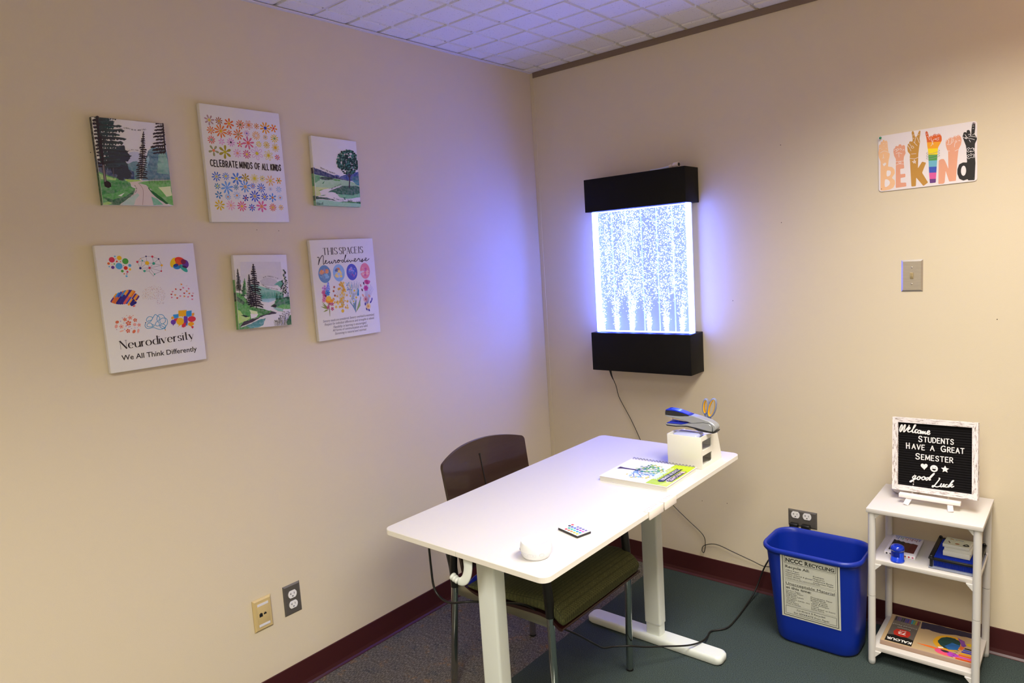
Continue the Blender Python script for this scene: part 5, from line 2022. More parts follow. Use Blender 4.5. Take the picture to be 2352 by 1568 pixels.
# ---- B: rows of flowers
q = [(98, 65), (1047, 190), (1180, 1487), (243, 1492)]
o, mb, s = canvas('white canvas print with rows of rainbow flowers and hand lettering', -1.6127, 1.9014, .2856, .3758, -.003, q)
FL = [  # x, y, r, petals, colour, centre, open
    (222, 267, 58, 7, 'b08d92', 'e8d02a', 0), (336, 278, 44, 9, 'a2562c', 'd9a02c', 0), (457, 310, 60, 7, 'd9622a', 'e8c42a', 0), (590, 322, 54, 10, 'd9682a', '7a7a4a', 0), (690, 326, 50, 7, 'd9702e', 'e8902a', 1), (783, 340, 36, 8, 'dd8a2a', 'c98a2a', 0), (887, 362, 70, 9, 'e59a1e', '2d4fc0', 0), (985, 366, 48, 6, 'e8861e', 'd9382c', 0),
    (238, 386, 46, 8, 'd9702e', 'e8b02a', 0), (358, 397, 76, 10, 'e0742a', 'e0c83a', 0), (462, 420, 34, 6, 'dd6a30', 'd9482c', 0), (565, 438, 62, 9, 'd96f2a', '9aa46a', 0), (667, 425, 38, 9, 'd9a0c6', '4a4ac0', 0), (779, 450, 52, 12, 'e8a84a', 'ddd6dc', 0), (888, 470, 32, 9, 'e6b85e', '7a9aa0', 0), (996, 486, 52, 10, 'e6c422', '7aa45a', 0),
    (246, 500, 46, 10, 'd9524a', '6ab0a0', 0), (367, 522, 38, 6, 'e09ac8', 'd8d0da', 0), (478, 531, 50, 10, 'd690c4', '3a2a34', 0), (585, 554, 36, 5, 'd9386a', 'e8c42a', 0), (685, 538, 74, 8, 'd26a8a', 'e8642a', 0), (811, 552, 38, 9, 'e8ce2c', 'ddd6dc', 0), (903, 562, 44, 11, 'e2c42c', 'e0b028', 0), (1008, 594, 48, 9, 'e2c022', 'e0a81e', 1),
    (272, 628, 62, 5, '9a9a6c', 'e8824a', 0), (408, 646, 76, 6, 'a79a30', 'c8c02e', 0), (556, 660, 52, 9, 'dfa6cc', 'e8902a', 0), (668, 673, 52, 10, 'c94a70', 'e8d02a', 0), (789, 662, 74, 6, 'd8a8cc', 'd8c838', 1), (926, 686, 58, 7, 'e2cc2a', 'd8c02a', 1), (1031, 709, 34, 7, 'd9503c', 'b890d0', 0),
    (302, 940, 56, 9, '4a70c8', 'e6d43a', 0), (415, 937, 44, 10, '5a86d0', 'e6d03a', 0), (545, 964, 70, 7, '5580cc', 'e6c832', 0), (650, 955, 52, 7, 'a4882a', 'c8b02e', 0), (760, 962, 50, 9, 'e0d042', 'd8c83a', 1), (853, 962, 36, 8, 'e2ce34', '8a8a8a', 0), (948, 988, 64, 8, 'e3b48c', 'd8d032', 0), (1048, 988, 40, 6, 'e59a2a', '5a9a3a', 0),
    (313, 1056, 36, 7, '3c86a8', 'dede3a', 0), (430, 1073, 74, 8, '6a9ee0', '78a8e4', 0), (538, 1068, 34, 8, '3d84ac', '5a90a0', 0), (648, 1062, 68, 9, '6498da', 'e8a42e', 0), (740, 1052, 34, 9, '3a5ac4', 'e8842e', 0), (840, 1075, 56, 10, '4a76d2', 'e8a02e', 0), (950, 1088, 26, 8, 'a4c4e2', 'd8603a', 0), (1050, 1094, 38, 8, '92b8e2', 'ddd8de', 0),
    (330, 1162, 44, 6, '4280b8', 'dcd8dc', 0), (440, 1184, 38, 10, '7ab0e0', 'e8863a', 0), (549, 1168, 46, 9, 'a8c6e6', 'e88a3a', 0), (653, 1198, 40, 6, '2c3fa8', 'b83a50', 0), (764, 1176, 68, 10, '2f55c8', 'e8c02e', 0), (882, 1182, 48, 9, '2c50c0', 'e8c02e', 0), (976, 1192, 52, 6, '5a92da', 'd8823a', 0), (1067, 1192, 36, 10, 'b0cce6', 'd86a3a', 0),
    (340, 1286, 60, 8, 'd8b41e', 'ddd8d8', 0), (475, 1288, 58, 9, 'e2aac4', 'e8b03a', 0), (608, 1298, 60, 10, 'd8587e', 'e8c42a', 0), (730, 1314, 44, 8, '2f58c0', 'c04a80', 0), (846, 1298, 68, 7, 'd8689e', 'e8a43a', 0), (980, 1310, 48, 11, 'd8622e', 'e8c42a', 0), (1079, 1310, 34, 8, 'e8b84a', '9a90c0', 0)]
rnd = random.Random(2)
for x, y, r, n, c, cc, op in FL:
    s.flower(x, y, r, n, c, cc, 1.4 / n if n > 5 else .24, 1, rnd.uniform(0, 2), bool(op), .22 + .05 * rnd.random())
    if not op and r > 50 and rnd.random() < .5:
        s.disc(x, y, r * .10, c, 3, 8)
a, b = Vector(s.uv(235, 812)), Vector(s.uv(1075, 870))
d = (b - a).normalized()
n_ = Vector((-d.y, d.x))
W = (b - a).length
for txt, f0, f1 in (('CELEBRATE', 0, .365), ('MINDS', .397, .575), ('OF', .612, .685), ('ALL', .720, .815), ('KINDS', .848, 1.0)):
    put_glyphs(mb, txt, lambda x, y: tuple(a + d * x + n_ * y), 66 / s.k, W * f0, 0, W * (f1 - f0), .17, gap=.36, z=s.z(3), mat=1, col=lin('#33282a'), wob=.05, seed=len(txt))
mb.build('canvas', [M_canv, M_prt, M_wash], o)

# ---- C: lone tree by a stream
q = [(135, 105), (988, 193), (1052, 1437), (205, 1430)]
o, mb, s = canvas('small canvas print of one round leafy tree beside a stream', -1.247, 1.8976, .2029, .251, -.0206, q)
wrap(mb, .2029, .251, [(.455, .54, '#3a3048'), (.54, .72, '#5f9a70'), (.72, .86, '#b8c88a'), (.86, .93, '#2d5a44'), (.93, 1, '#7ab08a')])
wrap(mb, .2029, .251, [(0, 1, '#5f9a78')], 'B')
s.P([(140, 700), (220, 730), (340, 772), (460, 818), (560, 848), (640, 880), (700, 890), (845, 947), (640, 922), (420, 885), (165, 850)], '#352f52', 2, True, jag=5, sub=4, col2='#27406a')
s.P([(555, 850), (610, 835), (670, 860), (640, 882)], '#5058a0', 1, True)
s.P([(635, 888), (720, 850), (800, 818), (900, 788), (1020, 770), (1028, 935), (860, 947)], '#2f3f80', 3, True, jag=4, sub=3, col2='#3f5a9a')
s.P([(900, 860), (1020, 850), (1030, 940), (890, 940)], '#2f6a7a', 4, True, jag=6, sub=3)
s.P([(890, 940), (1028, 935), (1036, 1040), (960, 1000)], '#3f8a90', 4, True, jag=6, sub=3)
s.P([(165, 838), (420, 882), (640, 920), (845, 950), (960, 990), (1036, 1042), (680, 1045), (470, 1105), (200, 1085)], '#8cbf92', 2, True, jag=3, sub=2, col2='#b0d4a4')
s.P([(170, 850), (300, 880), (270, 960), (190, 1000)], '#5fa36c', 3, True, jag=8, sub=3)
s.P([(265, 905), (330, 884), (440, 884), (545, 902), (535, 935), (380, 942), (300, 930)], '#2c4a3a', 4, True, jag=5, sub=3)
s.P([(540, 910), (680, 935), (660, 955), (540, 945)], '#5aa04a', 4, True, jag=4, sub=3)
s.P([(320, 1015), (375, 960), (350, 1010)], '#3a7a4a', 4, jag=3)
s.P([(195, 1080), (470, 1092), (350, 1125), (270, 1160), (300, 1230), (200, 1258)], '#cbd88e', 3, True, jag=3, sub=2)
s.P([(250, 1160), (280, 1138), (355, 1122), (300, 1145)], '#5a9a3a', 4)
s.P([(260, 1255), (340, 1232), (405, 1222), (350, 1245)], '#4a8a5a', 4)
s.P([(430, 1175), (500, 1130), (640, 1075), (700, 1048), (850, 1030), (1036, 1050), (1040, 1165), (900, 1215), (620, 1205), (560, 1178)], '#22563c', 5, True, jag=7, sub=4, col2='#2f6f58')
s.P([(610, 1205), (900, 1212), (1042, 1165), (1048, 1250), (800, 1292), (650, 1262)], '#5fa890', 4, True, jag=6, sub=3, col2='#7fc08a')
s.P([(715, 1255), (760, 1262), (770, 1310), (740, 1310)], '#24705a', 6, True, jag=6, sub=2)
s.P([(172, 1252), (300, 1275), (430, 1282), (610, 1338), (480, 1312), (182, 1318)], '#1f4a3a', 5, True, jag=7, sub=4)
s.P([(182, 1322), (430, 1325), (640, 1352), (900, 1346), (1048, 1355), (1052, 1437), (204, 1430)], '#98cba6', 4, True, jag=3, sub=2)
s.P([(640, 1352), (760, 1340), (1048, 1345), (1050, 1375), (800, 1360)], '#3f8a4a', 5, True, jag=5, sub=3)
for bx, by in ((230, 1420), (300, 1418), (850, 1345), (1025, 1365)):
    for k in range(9):
        s.S([(bx - 40 + 9 * k, by), (bx - 45 + 10 * k + rnd.uniform(-8, 8), by - rnd.uniform(20, 55))], 5, '#1f4f34', 6)
s.S([(838, 1070), (848, 960), (850, 880), (838, 800), (835, 690)], 20, '#4a3a4c', 7, sm=4)
for e in ((740, 780), (900, 780), (780, 720), (930, 730)):
    s.S([(846, 880), ((846 + e[0]) / 2, 820), e], 7, '#4a3a4c', 7)
rnd = random.Random(12)
for k in range(330):
    a, qd = rnd.uniform(0, 2 * PI), math.sqrt(rnd.random())
    x, y = 822 + 205 * qd * math.cos(a), 590 + 228 * qd * math.sin(a)
    if x > 1005 + (y - 590) * .06 or (y > 740 and 740 < x < 860 and rnd.random() < .7):
        continue
    s.P([(x + 24 * math.cos(t) * rnd.uniform(.4, 1.1), y + 24 * math.sin(t) * rnd.uniform(.4, 1.1)) for t in [2 * PI * j / 8 for j in range(8)]], rnd.choice(['#2b4a40', '#23403a', '#33564a', '#4d8474', '#2c3a38']), 8 + k % 3)
s.arctext('TRUST THE PROCESS', [(290, 722), (380, 760), (470, 800), (580, 825)], 22)
s.arctext('AND THE TIMING', [(497, 1120), (580, 1075), (685, 1022)], 20)
s.arctext('OF YOUR LIFE', [(530, 1290), (620, 1318), (730, 1330)], 20)
mb.build('canvas', [M_canv, M_prt, M_wash], o)

# ---- D: nine brains
q = [(65, 92), (1157, 68), (1308, 1348), (255, 1508)]
o, mb, s = canvas('white canvas print of nine colourful brains lettered Neurodiversity', -1.9696, 1.4606, .2885, .3741, -.001, q)
for x, y, r, c in ((260, 250, 33, 'd23a52'), (342, 230, 27, 'f0c01e'), (409, 266, 36, '52a846'), (340, 320, 39, '58acdf'), (413, 341, 23, 'd6301e'), (271, 334, 19, '6a3a92'), (225, 291, 15, 'e0682a'), (293, 213, 10, '58acdf'), (315, 268, 10, 'd6301e'), (304, 240, 5, '6a3a92'), (355, 271, 6, 'd23a52'), (287, 296, 8, '52a846'), (260, 299, 6, 'f0c05e'), (232, 325, 8, '58acdf'), (458, 313, 18, '58acdf'), (460, 356, 14, 'f0c01e'), (376, 375, 16, '52a846'), (432, 383, 12, 'd23a52'), (397, 405, 8, 'e0682a'), (425, 407, 6, '6a3a92'), (423, 431, 12, '58acdf'), (390, 313, 5, '6a3a92')):
    s.disc(x, y, r * .92, c, 1, 24)
nd = {'a': (541, 274, 13, 'd23a52'), 'b': (577, 236, 6, 'f0b03e'), 'c': (637, 213, 9, '2f2f6e'), 'd': (706, 216, 13, 'd23a52'), 'e': (775, 242, 10, '2f2f6e'), 'f': (810, 312, 13, 'f0b41e'), 'g': (805, 376, 10, 'd23a52'), 'h': (731, 410, 9, '3aa890'), 'i': (620, 375, 14, '3aa890'), 'j': (574, 343, 14, '2f2f6e'), 'k': (597, 261, 9, '3aa890'), 'l': (649, 287, 24, 'f0c01e'), 'm': (721, 292, 17, '3aa890'), 'n': (676, 340, 14, 'd23a52'), 'o': (720, 432, 1, '5a4a5c'), 'p': (672, 377, 1, '5a4a5c')}
for e in 'ab bc cd de ef fg gh ho ij ja ak kb kl lj jn nl lm md lc me mf nf ng nh ip po ni ml pn mn np kj'.split():
    s.S([nd[e[0]][:2], nd[e[1]][:2]], 2.6, '#6a5a70', 1)
for x, y, r, c in nd.values():
    s.disc(x, y, r * .95, c, 2, 18)
for x, y, rx, ry, rot, c in ((942, 282, 38, 62, -.5, 'eec81e'), (1010, 262, 62, 42, -.35, 'e0402e'), (1070, 298, 40, 50, .1, '6a3a9a'), (980, 325, 48, 34, 0, '2f86cf'), (1050, 345, 26, 62, .75, '3aa898')):
    s.disc(x, y, rx, c, 1, 30, ry, rot=rot)
for x, y, rx, ry, rot, c in ((1048, 272, 30, 30, 0, '7e2a52'), (966, 312, 30, 18, .2, '33468a'), (1062, 330, 32, 12, -.4, '4a2a5c'), (1012, 326, 12, 18, 0, '3f7a90'), (988, 280, 28, 38, .2, 'e0582a')):
    s.disc(x, y, rx, c, 2, 22, ry, rot=rot)
rnd = random.Random(4)
cols = ['2f2a7a', 'e0762e', '3a56c0', '5a2f8a', 'f0a03a', 'e0605a', '2f8fd8', 'd9703a', '40308a']
bars = []
for k in range(13):
    x0 = 285 + 19 * k
    L0 = 60 + 95 * math.sin((k + 1.2) / 14.5 * PI)
    cx, cy = 285 + 20 * k, 690 - 4 * k + (26 if k > 9 else 0) - (0 if k < 9 else (k - 9) * 2)
    cy = 672 - 10 * math.sin(k / 12 * PI) + (22 if k > 9 else 0)
    for f in ((-.5, .12), (.12, .5)):
        a0, a1 = f
        s.S([(cx - L0 * a0 * -.62, cy + L0 * a0 * -.9 * -1 * -1), (cx - L0 * a1 * -.62, cy - L0 * a1 * .9)], 26, rnd.choice(cols), 1 + k % 3)
s.S([(480, 748), (520, 722)], 30, '2f2a7a', 4)
s.S([(500, 764), (512, 758)], 16, 'e0605a', 3)


def inbrain(x, y, cx, cy, w, h):
    """outline of a brain in side view"""
    u, v = (x - cx) / w, (y - cy) / h
    return u * u + v * v < 1 and not (v > .45 and u < .25) or (((u - .55) / .3) ** 2 + ((v - .8) / .35) ** 2 < 1)


for k in range(420):
    x, y = rnd.uniform(590, 862), rnd.uniform(538, 742)
    if inbrain(x, y, 722, 640, 132, 102):
        a = rnd.uniform(0, PI)
        s.S([(x, y), (x + 5 * math.cos(a), y + 5 * math.sin(a))], 2.4, rnd.choice(['d8a07a', 'b0606a', 'c08a9a', '9a7a6a', 'd8b05a', '8a9ab0', 'c8c0c0']), 1)


def heart(x, y, r, c, rot=0.0):
    pts = []
    for t in range(20):
        q_ = 2 * PI * t / 20
        hx, hy = 16 * math.sin(q_) ** 3, -(13 * math.cos(q_) - 5 * math.cos(2 * q_) - 2 * math.cos(3 * q_) - math.cos(4 * q_))
        pts.append((x + r / 16 * (hx * math.cos(rot) - hy * math.sin(rot)), y + r / 16 * (hx * math.sin(rot) + hy * math.cos(rot))))
    s.P(pts, c, 1)


for x, y, c in ((1027, 523, 'e08a3a'), (965, 576, 'd8562e'), (1018, 582, 'b02a3a'), (1047, 561, 'e07a9a'), (1107, 571, 'e07a9a'), (930, 604, 'e08aa0'), (917, 633, 'b02a3a'), (959, 640, 'e08a3a'), (1015, 652, 'e07a9a'), (1059, 621, 'c83a2e'), (1086, 598, 'e08a3a'), (1114, 624, 'e0762e'), (1146, 651, 'b02a3a'), (1060, 655, 'e08a3a'), (1101, 661, 'e07a9a'), (921, 667, 'e07a9a'), (982, 674, 'c83a2e'), (1147, 688, 'e07a9a'), (1155, 622, 'e0b0b0'), (1085, 540, 'e0d0c8')):
    heart(x, y, 11, c, rnd.uniform(-.5, .5))
for x, y, r, c in ((445, 950, 30, 'd8603c'), (462, 890, 26, 'e8a69a'), (518, 916, 22, 'd8603c'), (366, 988, 25, 'e8a69a'), (440, 1035, 24, 'd8603c'), (405, 910, 22, 'dd7a5a'), (562, 970, 22, 'e8a69a')):
    s.flower(x, y, r, 5, c, 'd9502e' if c != 'd8603c' else 'e8b09a', .42, 1, .4, False, .26)
for x, y, rx, ry, rot, c in ((320, 938, 19, 16, .3, 'd8704c'), (310, 985, 16, 22, -.4, 'e8a69a'), (513, 965, 18, 18, .5, 'e8a69a'), (370, 1037, 24, 8, .2, 'e8b0a2'), (506, 1042, 16, 22, -.7, 'd8704c'), (553, 1035, 12, 24, -.3, 'e8a69a'), (420, 980, 7, 15, -.5, 'c2a8d0'), (455, 990, 17, 6, .2, 'c2a8d0'), (357, 928, 7, 7, 0, 'c2a8d0'), (394, 948, 6, 6, 0, 'c2a8d0'), (478, 1008, 7, 5, 0, 'c2a8d0'), (402, 1017, 7, 7, 0, 'c2a8d0'), (516, 1002, 5, 6, 0, 'c2a8d0'), (315, 1020, 6, 6, 0, 'c2a8d0'), (378, 893, 10, 4, -.6, 'c2a8d0'), (495, 866, 8, 3, .2, 'd8704c'), (424, 864, 5, 3, .2, 'd8704c'), (548, 1064, 4, 3, .2, 'c2a8d0'), (542, 998, 5, 4, .2, 'c2a8d0')):
    s.disc(x, y, rx, c, 1, 16, ry, rot=rot)
lb_ = '4a98c4'
s.S([(634, 945), (628, 985), (660, 1010), (720, 1000), (780, 1018), (830, 1010), (872, 960), (866, 905), (820, 895), (790, 920), (810, 960), (850, 935), (846, 895), (820, 860), (775, 862), (756, 905), (772, 928), (790, 890), (762, 870), (740, 855), (720, 880), (690, 930), (656, 938), (642, 910), (668, 880), (706, 886), (700, 915), (660, 925)], 7, lb_, 1, sm=6)
s.S([(650, 985), (652, 960), (690, 950), (716, 985), (680, 992), (650, 985)], 7, lb_, 1, sm=6)
s.S([(700, 970), (730, 970), (724, 988), (704, 985)], 6, lb_, 1, sm=5)
s.S([(740, 960), (756, 935), (782, 945), (780, 978), (750, 980), (740, 960)], 7, lb_, 1, sm=6)
s.S([(790, 975), (830, 990), (840, 1010), (800, 1000), (792, 970), (830, 960), (854, 985), (846, 1015), (852, 1026)], 7, lb_, 1, sm=6)
s.disc(852, 1026, 6, 'e8a03a', 2)
s.disc(634, 944, 6, '3a2f6a', 2)


def bubble(x, y, w, h, c, lay, rnd_=False, tail=(0, 1)):
    if rnd_:
        s.disc(x, y, w / 2, c, lay, 26, h / 2)
    else:
        s.P([(x - w / 2, y - h / 2 + 4), (x + w / 2, y - h / 2 - 4), (x + w / 2, y + h / 2 - 4), (x - w / 2, y + h / 2 + 4)], c, lay)
    s.P([(x - 8, y + h * .4 * tail[1]), (x + 10, y + h * .4 * tail[1]), (x + 14 * tail[0], y + h * .72 * tail[1])], c, lay)


bubble(1040, 842, 92, 66, 'eeb01e', 3)
bubble(1110, 846, 60, 62, '3a94d8', 4)
bubble(966, 874, 60, 42, '3a94d8', 4)
bubble(930, 892, 28, 26, 'eea82e', 4)
bubble(1155, 854, 28, 30, 'e8a03a', 4)
bubble(1142, 906, 98, 70, 'd2384e', 4, True, (-1, 1))
bubble(1075, 915, 44, 90, '6a3fa8', 3)
bubble(938, 940, 60, 58, '6a3fa8', 4, True)
bubble(1014, 932, 90, 88, 'eeb41e', 5, True, (-2, 1))
bubble(968, 912, 44, 30, 'd2384e', 3)
bubble(1134, 960, 72, 48, 'eea41e', 5, True)
bubble(1054, 972, 44, 44, 'd2384e', 4)
bubble(1150, 994, 28, 24, 'd2384e', 3, True)
bubble(1085, 965, 20, 22, '3a94d8', 3)
a, b = Vector(s.uv(362, 1240)), Vector(s.uv(1165, 1122))
d = (b - a).normalized()
n_ = Vector((-d.y, d.x))
put_glyphs(mb, 'Neurodiversity', lambda x, y: tuple(a + d * x + n_ * y), 94 / s.k, 0, 0, (b - a).length, .165, True, gap=.2, z=s.z(3), mat=1, col=lin('#2f2427'))
s.T('We All Think Differently', (372, 1362), (1200, 1258), 60, '#2f2629', 3, .012)
mb.build('canvas', [M_canv, M_prt, M_wash], o)

# ---- E: mountain river
q = [(130, 125), (1063, 107), (1140, 1337), (222, 1435)]
o, mb, s = canvas('small canvas print of dark firs along a green mountain river', -1.5997, 1.4768, .2001, .25, -.0308, q)
wrap(mb, .2001, .25, [(.33, .5, '#5f9a5a'), (.5, .62, '#2f4a34'), (.62, 1, '#5fa050')])
wrap(mb, .2001, .25, [(0, 1, '#6a7a6a')], 'B')
s.P([(250, 245), (960, 235), (985, 540), (880, 560), (770, 515), (590, 560), (260, 520)], '#d3d0d2', 0, True)
s.P([(240, 500), (340, 470), (420, 480), (420, 620), (250, 620)], '#d0cdd0', 1, True, jag=6, sub=3)
s.P([(590, 570), (680, 530), (770, 515), (830, 535), (890, 570), (920, 640), (830, 670), (640, 655)], '#c2bfc4', 1, True, jag=6, sub=3)
s.P([(840, 640), (920, 580), (985, 560), (1000, 650), (960, 700), (900, 640)], '#5fa896', 2, True, jag=6, sub=3)
s.P([(430, 640), (560, 655), (700, 700), (860, 735), (960, 765), (1010, 800), (600, 830), (450, 760)], '#86bfae', 2, True, jag=5, sub=3)
s.P([(690, 705), (760, 708), (750, 718), (700, 716)], '#2f6a54', 3)
tr_ = []
for k in range(27):
    x = 600 + 15 * k
    tr_ += [(x, 830 + (k % 2) * 8), (x + 7, 780 - (k * 37 % 50))]
s.P(tr_ + [(1010, 890), (600, 890)], '#4a9a86', 3, True)
s.P([(600, 896), (720, 884), (872, 876), (850, 915), (740, 950), (640, 940), (590, 915)], '#5fa0b8', 4, True, jag=4, sub=3, col2='#a8cfd8')
s.P([(140, 730), (200, 790), (260, 800), (350, 900), (420, 1000), (500, 1040), (700, 1080), (800, 1100), (870, 1130), (760, 1165), (560, 1210), (420, 1265), (340, 1290), (250, 1385), (218, 1437), (160, 900)], '#63a94c', 3, True, jag=8, sub=4, col2='#4a9a4a')
s.P([(160, 850), (230, 870), (330, 960), (300, 1000), (180, 930)], '#2f5a38', 4, True, jag=8, sub=3)
s.P([(400, 1080), (540, 1115), (560, 1160), (430, 1150)], '#d8e6b0', 5, True, jag=5, sub=2)
s.P([(190, 1080), (260, 1120), (300, 1210), (420, 1205), (400, 1250), (280, 1300), (215, 1330)], '#b4d678', 5, True, jag=6, sub=3)
s.P([(420, 1150), (560, 1160), (530, 1210), (430, 1240)], '#e8e4e2', 5, True, jag=6, sub=2)
s.P([(370, 1040), (480, 1040), (700, 1080), (860, 1125), (760, 1160), (640, 1170), (520, 1100), (400, 1070)], '#2f6f38', 6, True, jag=9, sub=4, col2='#4f9a44')
s.P([(238, 1388), (310, 1290), (380, 1275), (450, 1245), (560, 1215), (600, 1185), (720, 1150), (800, 1105), (888, 1134), (760, 1165), (640, 1190), (560, 1240), (430, 1310), (330, 1350)], '#3a3038', 7, False, jag=6, sub=4, col2='#5a5060')
s.P([(250, 1180), (330, 1180), (400, 1205), (330, 1215)], '#2c3a34', 7, False, jag=5, sub=3)
s.P([(300, 1380), (430, 1330), (560, 1260), (690, 1225), (660, 1290), (640, 1350), (540, 1395), (420, 1412)], '#66aab0', 6, True, jag=6, sub=3, col2='#2f7f7a')
s.P([(230, 1400), (360, 1370), (420, 1410), (340, 1425), (224, 1436)], '#3f8a44', 6, True, jag=6, sub=3)
s.P([(775, 1018), (840, 975), (850, 930), (890, 880), (960, 860), (1112, 850), (1122, 1050), (1000, 1060), (880, 1040)], '#245a44', 5, True, jag=9, sub=4, col2='#3f8a5a')
s.P([(780, 1022), (850, 985), (880, 1000), (860, 1040)], '#3a3238', 7, False, jag=4, sub=3)
s.P([(890, 1030), (960, 990), (1110, 980), (1124, 1060), (1000, 1062)], '#63ae5a', 6, True, jag=7, sub=3)
s.P([(820, 1045), (900, 1045), (1000, 1065), (980, 1110), (900, 1100)], '#8ac0b8', 5, True, jag=5, sub=3)
s.P([(1050, 1300), (1105, 1190), (1135, 1150), (1142, 1337), (1060, 1345)], '#2f7a4a', 6, True, jag=9, sub=3)
for k in range(46):
    x, y = 850 + 6.2 * k + rnd.uniform(-6, 6), 1358 - k * .6
    L0 = rnd.uniform(60, 90 + 6 * k if k < 26 else 240)
    s.S([(x, y), (x + rnd.uniform(-14, 8), y - L0 * .6), (x + rnd.uniform(-26, 22), y - L0)], 2.6, '#4a4644', 7)
    s.disc(x + rnd.uniform(-26, 22), y - L0, 6, '#3a4038', 7, 8)
s.conifer((480, 285), (527, 1055), 165, '#2c242c', 9, 3, 15, .25, lowfrac=.07)
s.conifer((402, 470), (432, 1040), 105, '#2f3034', 8, 6, 13, .3, lowfrac=.12)
s.conifer((203, 372), (236, 835), 80, '#2b2c2c', 8, 9, 14, .2, lowfrac=.22)
s.conifer((325, 535), (320, 830), 62, '#3f8a3c', 7, 14, 9, .3)
s.conifer((318, 600), (300, 850), 50, '#264a34', 7, 15, 8, .3)
s.conifer((125, 390), (150, 760), 34, '#2c2c2c', 8, 16, 9, .2)
for top, base in (((1020, 375), (1052, 870)), ((990, 560), (1000, 870))):
    s.S([top, ((top[0] + base[0]) / 2 + 4, (top[1] + base[1]) / 2), base], 7, '#4a3a3c', 8)
    for k in range(26):
        t = k / 26 * .85
        x, y = top[0] + (base[0] - top[0]) * t + rnd.uniform(-46, 46) * (.35 + t), top[1] + (base[1] - top[1]) * t
        s.P([(x + 15 * math.cos(a_) * rnd.uniform(.4, 1.2), y + 12 * math.sin(a_) * rnd.uniform(.4, 1.2)) for a_ in [2 * PI * j / 7 for j in range(7)]], rnd.choice(['#2c2c2c', '#34463c', '#2f5a48']), 9)
for x, h in ((885, 110), (940, 70), (1080, 130)):
    s.conifer((x, 885 - h), (x, 900), 26, '#1f4a3c', 8, int(x), 6, .2)
s.arctext('GIVE YOURSELF TIME', [(652, 528), (720, 500), (830, 512), (915, 540)], 17)
s.arctext("LOOK HOW FAR YOU'VE COME", [(620, 635), (690, 685), (790, 705), (910, 730)], 16)
mb.build('canvas', [M_canv, M_prt, M_wash], o)

# ---- F: this space is neurodiverse
q = [(92, 100), (955, 67), (1057, 1340), (230, 1480)]
o, mb, s = canvas('white canvas print of four watercolour moons over wildflower bouquets', -1.2494, 1.4606, .2918, .3753, .0044, q)
a, b = Vector(s.uv(285, 302)), Vector(s.uv(825, 270))
d = (b - a).normalized()
n_ = Vector((-d.y, d.x))
W = (b - a).length
for txt, f0, f1 in (('THIS', 0, .345), ('SPACE', .395, .845), ('IS', .895, 1)):
    put_glyphs(mb, txt, lambda x, y: tuple(a + d * x + n_ * y), 74 / s.k, W * f0, 0, W * (f1 - f0), .13, True, gap=.24, z=s.z(3), mat=1, col=lin('#33293a'))
# script word traced stroke by stroke (its own drawing units)
sq = [((x - 710) * 13.835, (y - 540) * 13.835) for x, y in ((710.5, 552), (856.4, 546.3), (873.7, 761.5), (733.9, 785.2))]
s6 = Sheet(mb, sq, .2918, .3753, CD, 1, 2)
for st_ in ([(265, 722), (300, 715), (322, 745), (315, 830), (298, 955), (340, 800), (400, 680), (438, 660), (456, 700), (454, 850), (462, 938), (490, 915), (530, 860), (552, 835), (545, 812), (520, 832), (518, 890), (556, 912), (605, 885), (650, 838), (644, 895), (670, 912), (710, 870), (726, 835), (720, 888), (748, 904), (792, 845), (802, 795), (815, 818), (842, 815), (835, 870), (852, 890), (895, 850), (932, 790)],
            [(932, 790), (900, 830), (910, 875), (945, 875), (970, 830), (950, 790), (940, 812), (985, 818), (1025, 808)],
            [(1092, 800), (1060, 800), (1040, 845), (1064, 870), (1100, 840), (1150, 720), (1176, 640), (1160, 638), (1135, 740), (1120, 830), (1142, 866), (1180, 848), (1226, 800), (1216, 845), (1242, 848), (1290, 800), (1308, 850), (1332, 855), (1356, 805), (1390, 822), (1442, 815), (1486, 770), (1470, 742), (1440, 770), (1440, 830), (1476, 842), (1530, 800), (1576, 735), (1582, 760), (1616, 760), (1610, 820), (1642, 825), (1704, 755), (1700, 790), (1716, 820), (1690, 852), (1662, 830), (1742, 805), (1800, 780), (1824, 740), (1808, 722), (1784, 750), (1778, 795), (1812, 814), (1862, 795), (1910, 748)]):
    s6.S(st_, 17, '#2f2436', 4, sm=5)
s6.disc(1240, 770, 10, '#2f2436', 4)


def moon(x, y, rx, ry, cols, seed):
    rn = random.Random(seed)
    s.disc(x, y, rx, cols[0], 1, 36, ry)
    for k in range(26):
        a_, qd = rn.uniform(0, 2 * PI), math.sqrt(rn.random()) * .62
        cx, cy = x + rx * qd * math.cos(a_), y + ry * qd * math.sin(a_)
        i = int((math.sin(a_ + seed) * .5 + .5) * (len(cols) - 1) + rn.random())
        c = cols[min(len(cols) - 1, i)]
        rr = min(rx, ry) * rn.uniform(.16, .36)
        s.P([(cx + rr * math.cos(t) * rn.uniform(.7, 1.15), cy + rr * math.sin(t) * rn.uniform(.7, 1.15)) for t in [2 * PI * j / 10 for j in range(10)]], c, 2 + k % 3, True)
    for k in range(7):
        s.disc(x + rn.uniform(-.6, .6) * rx, y + rn.uniform(-.6, .6) * ry, 3, '#e8e4f0', 6, 6)


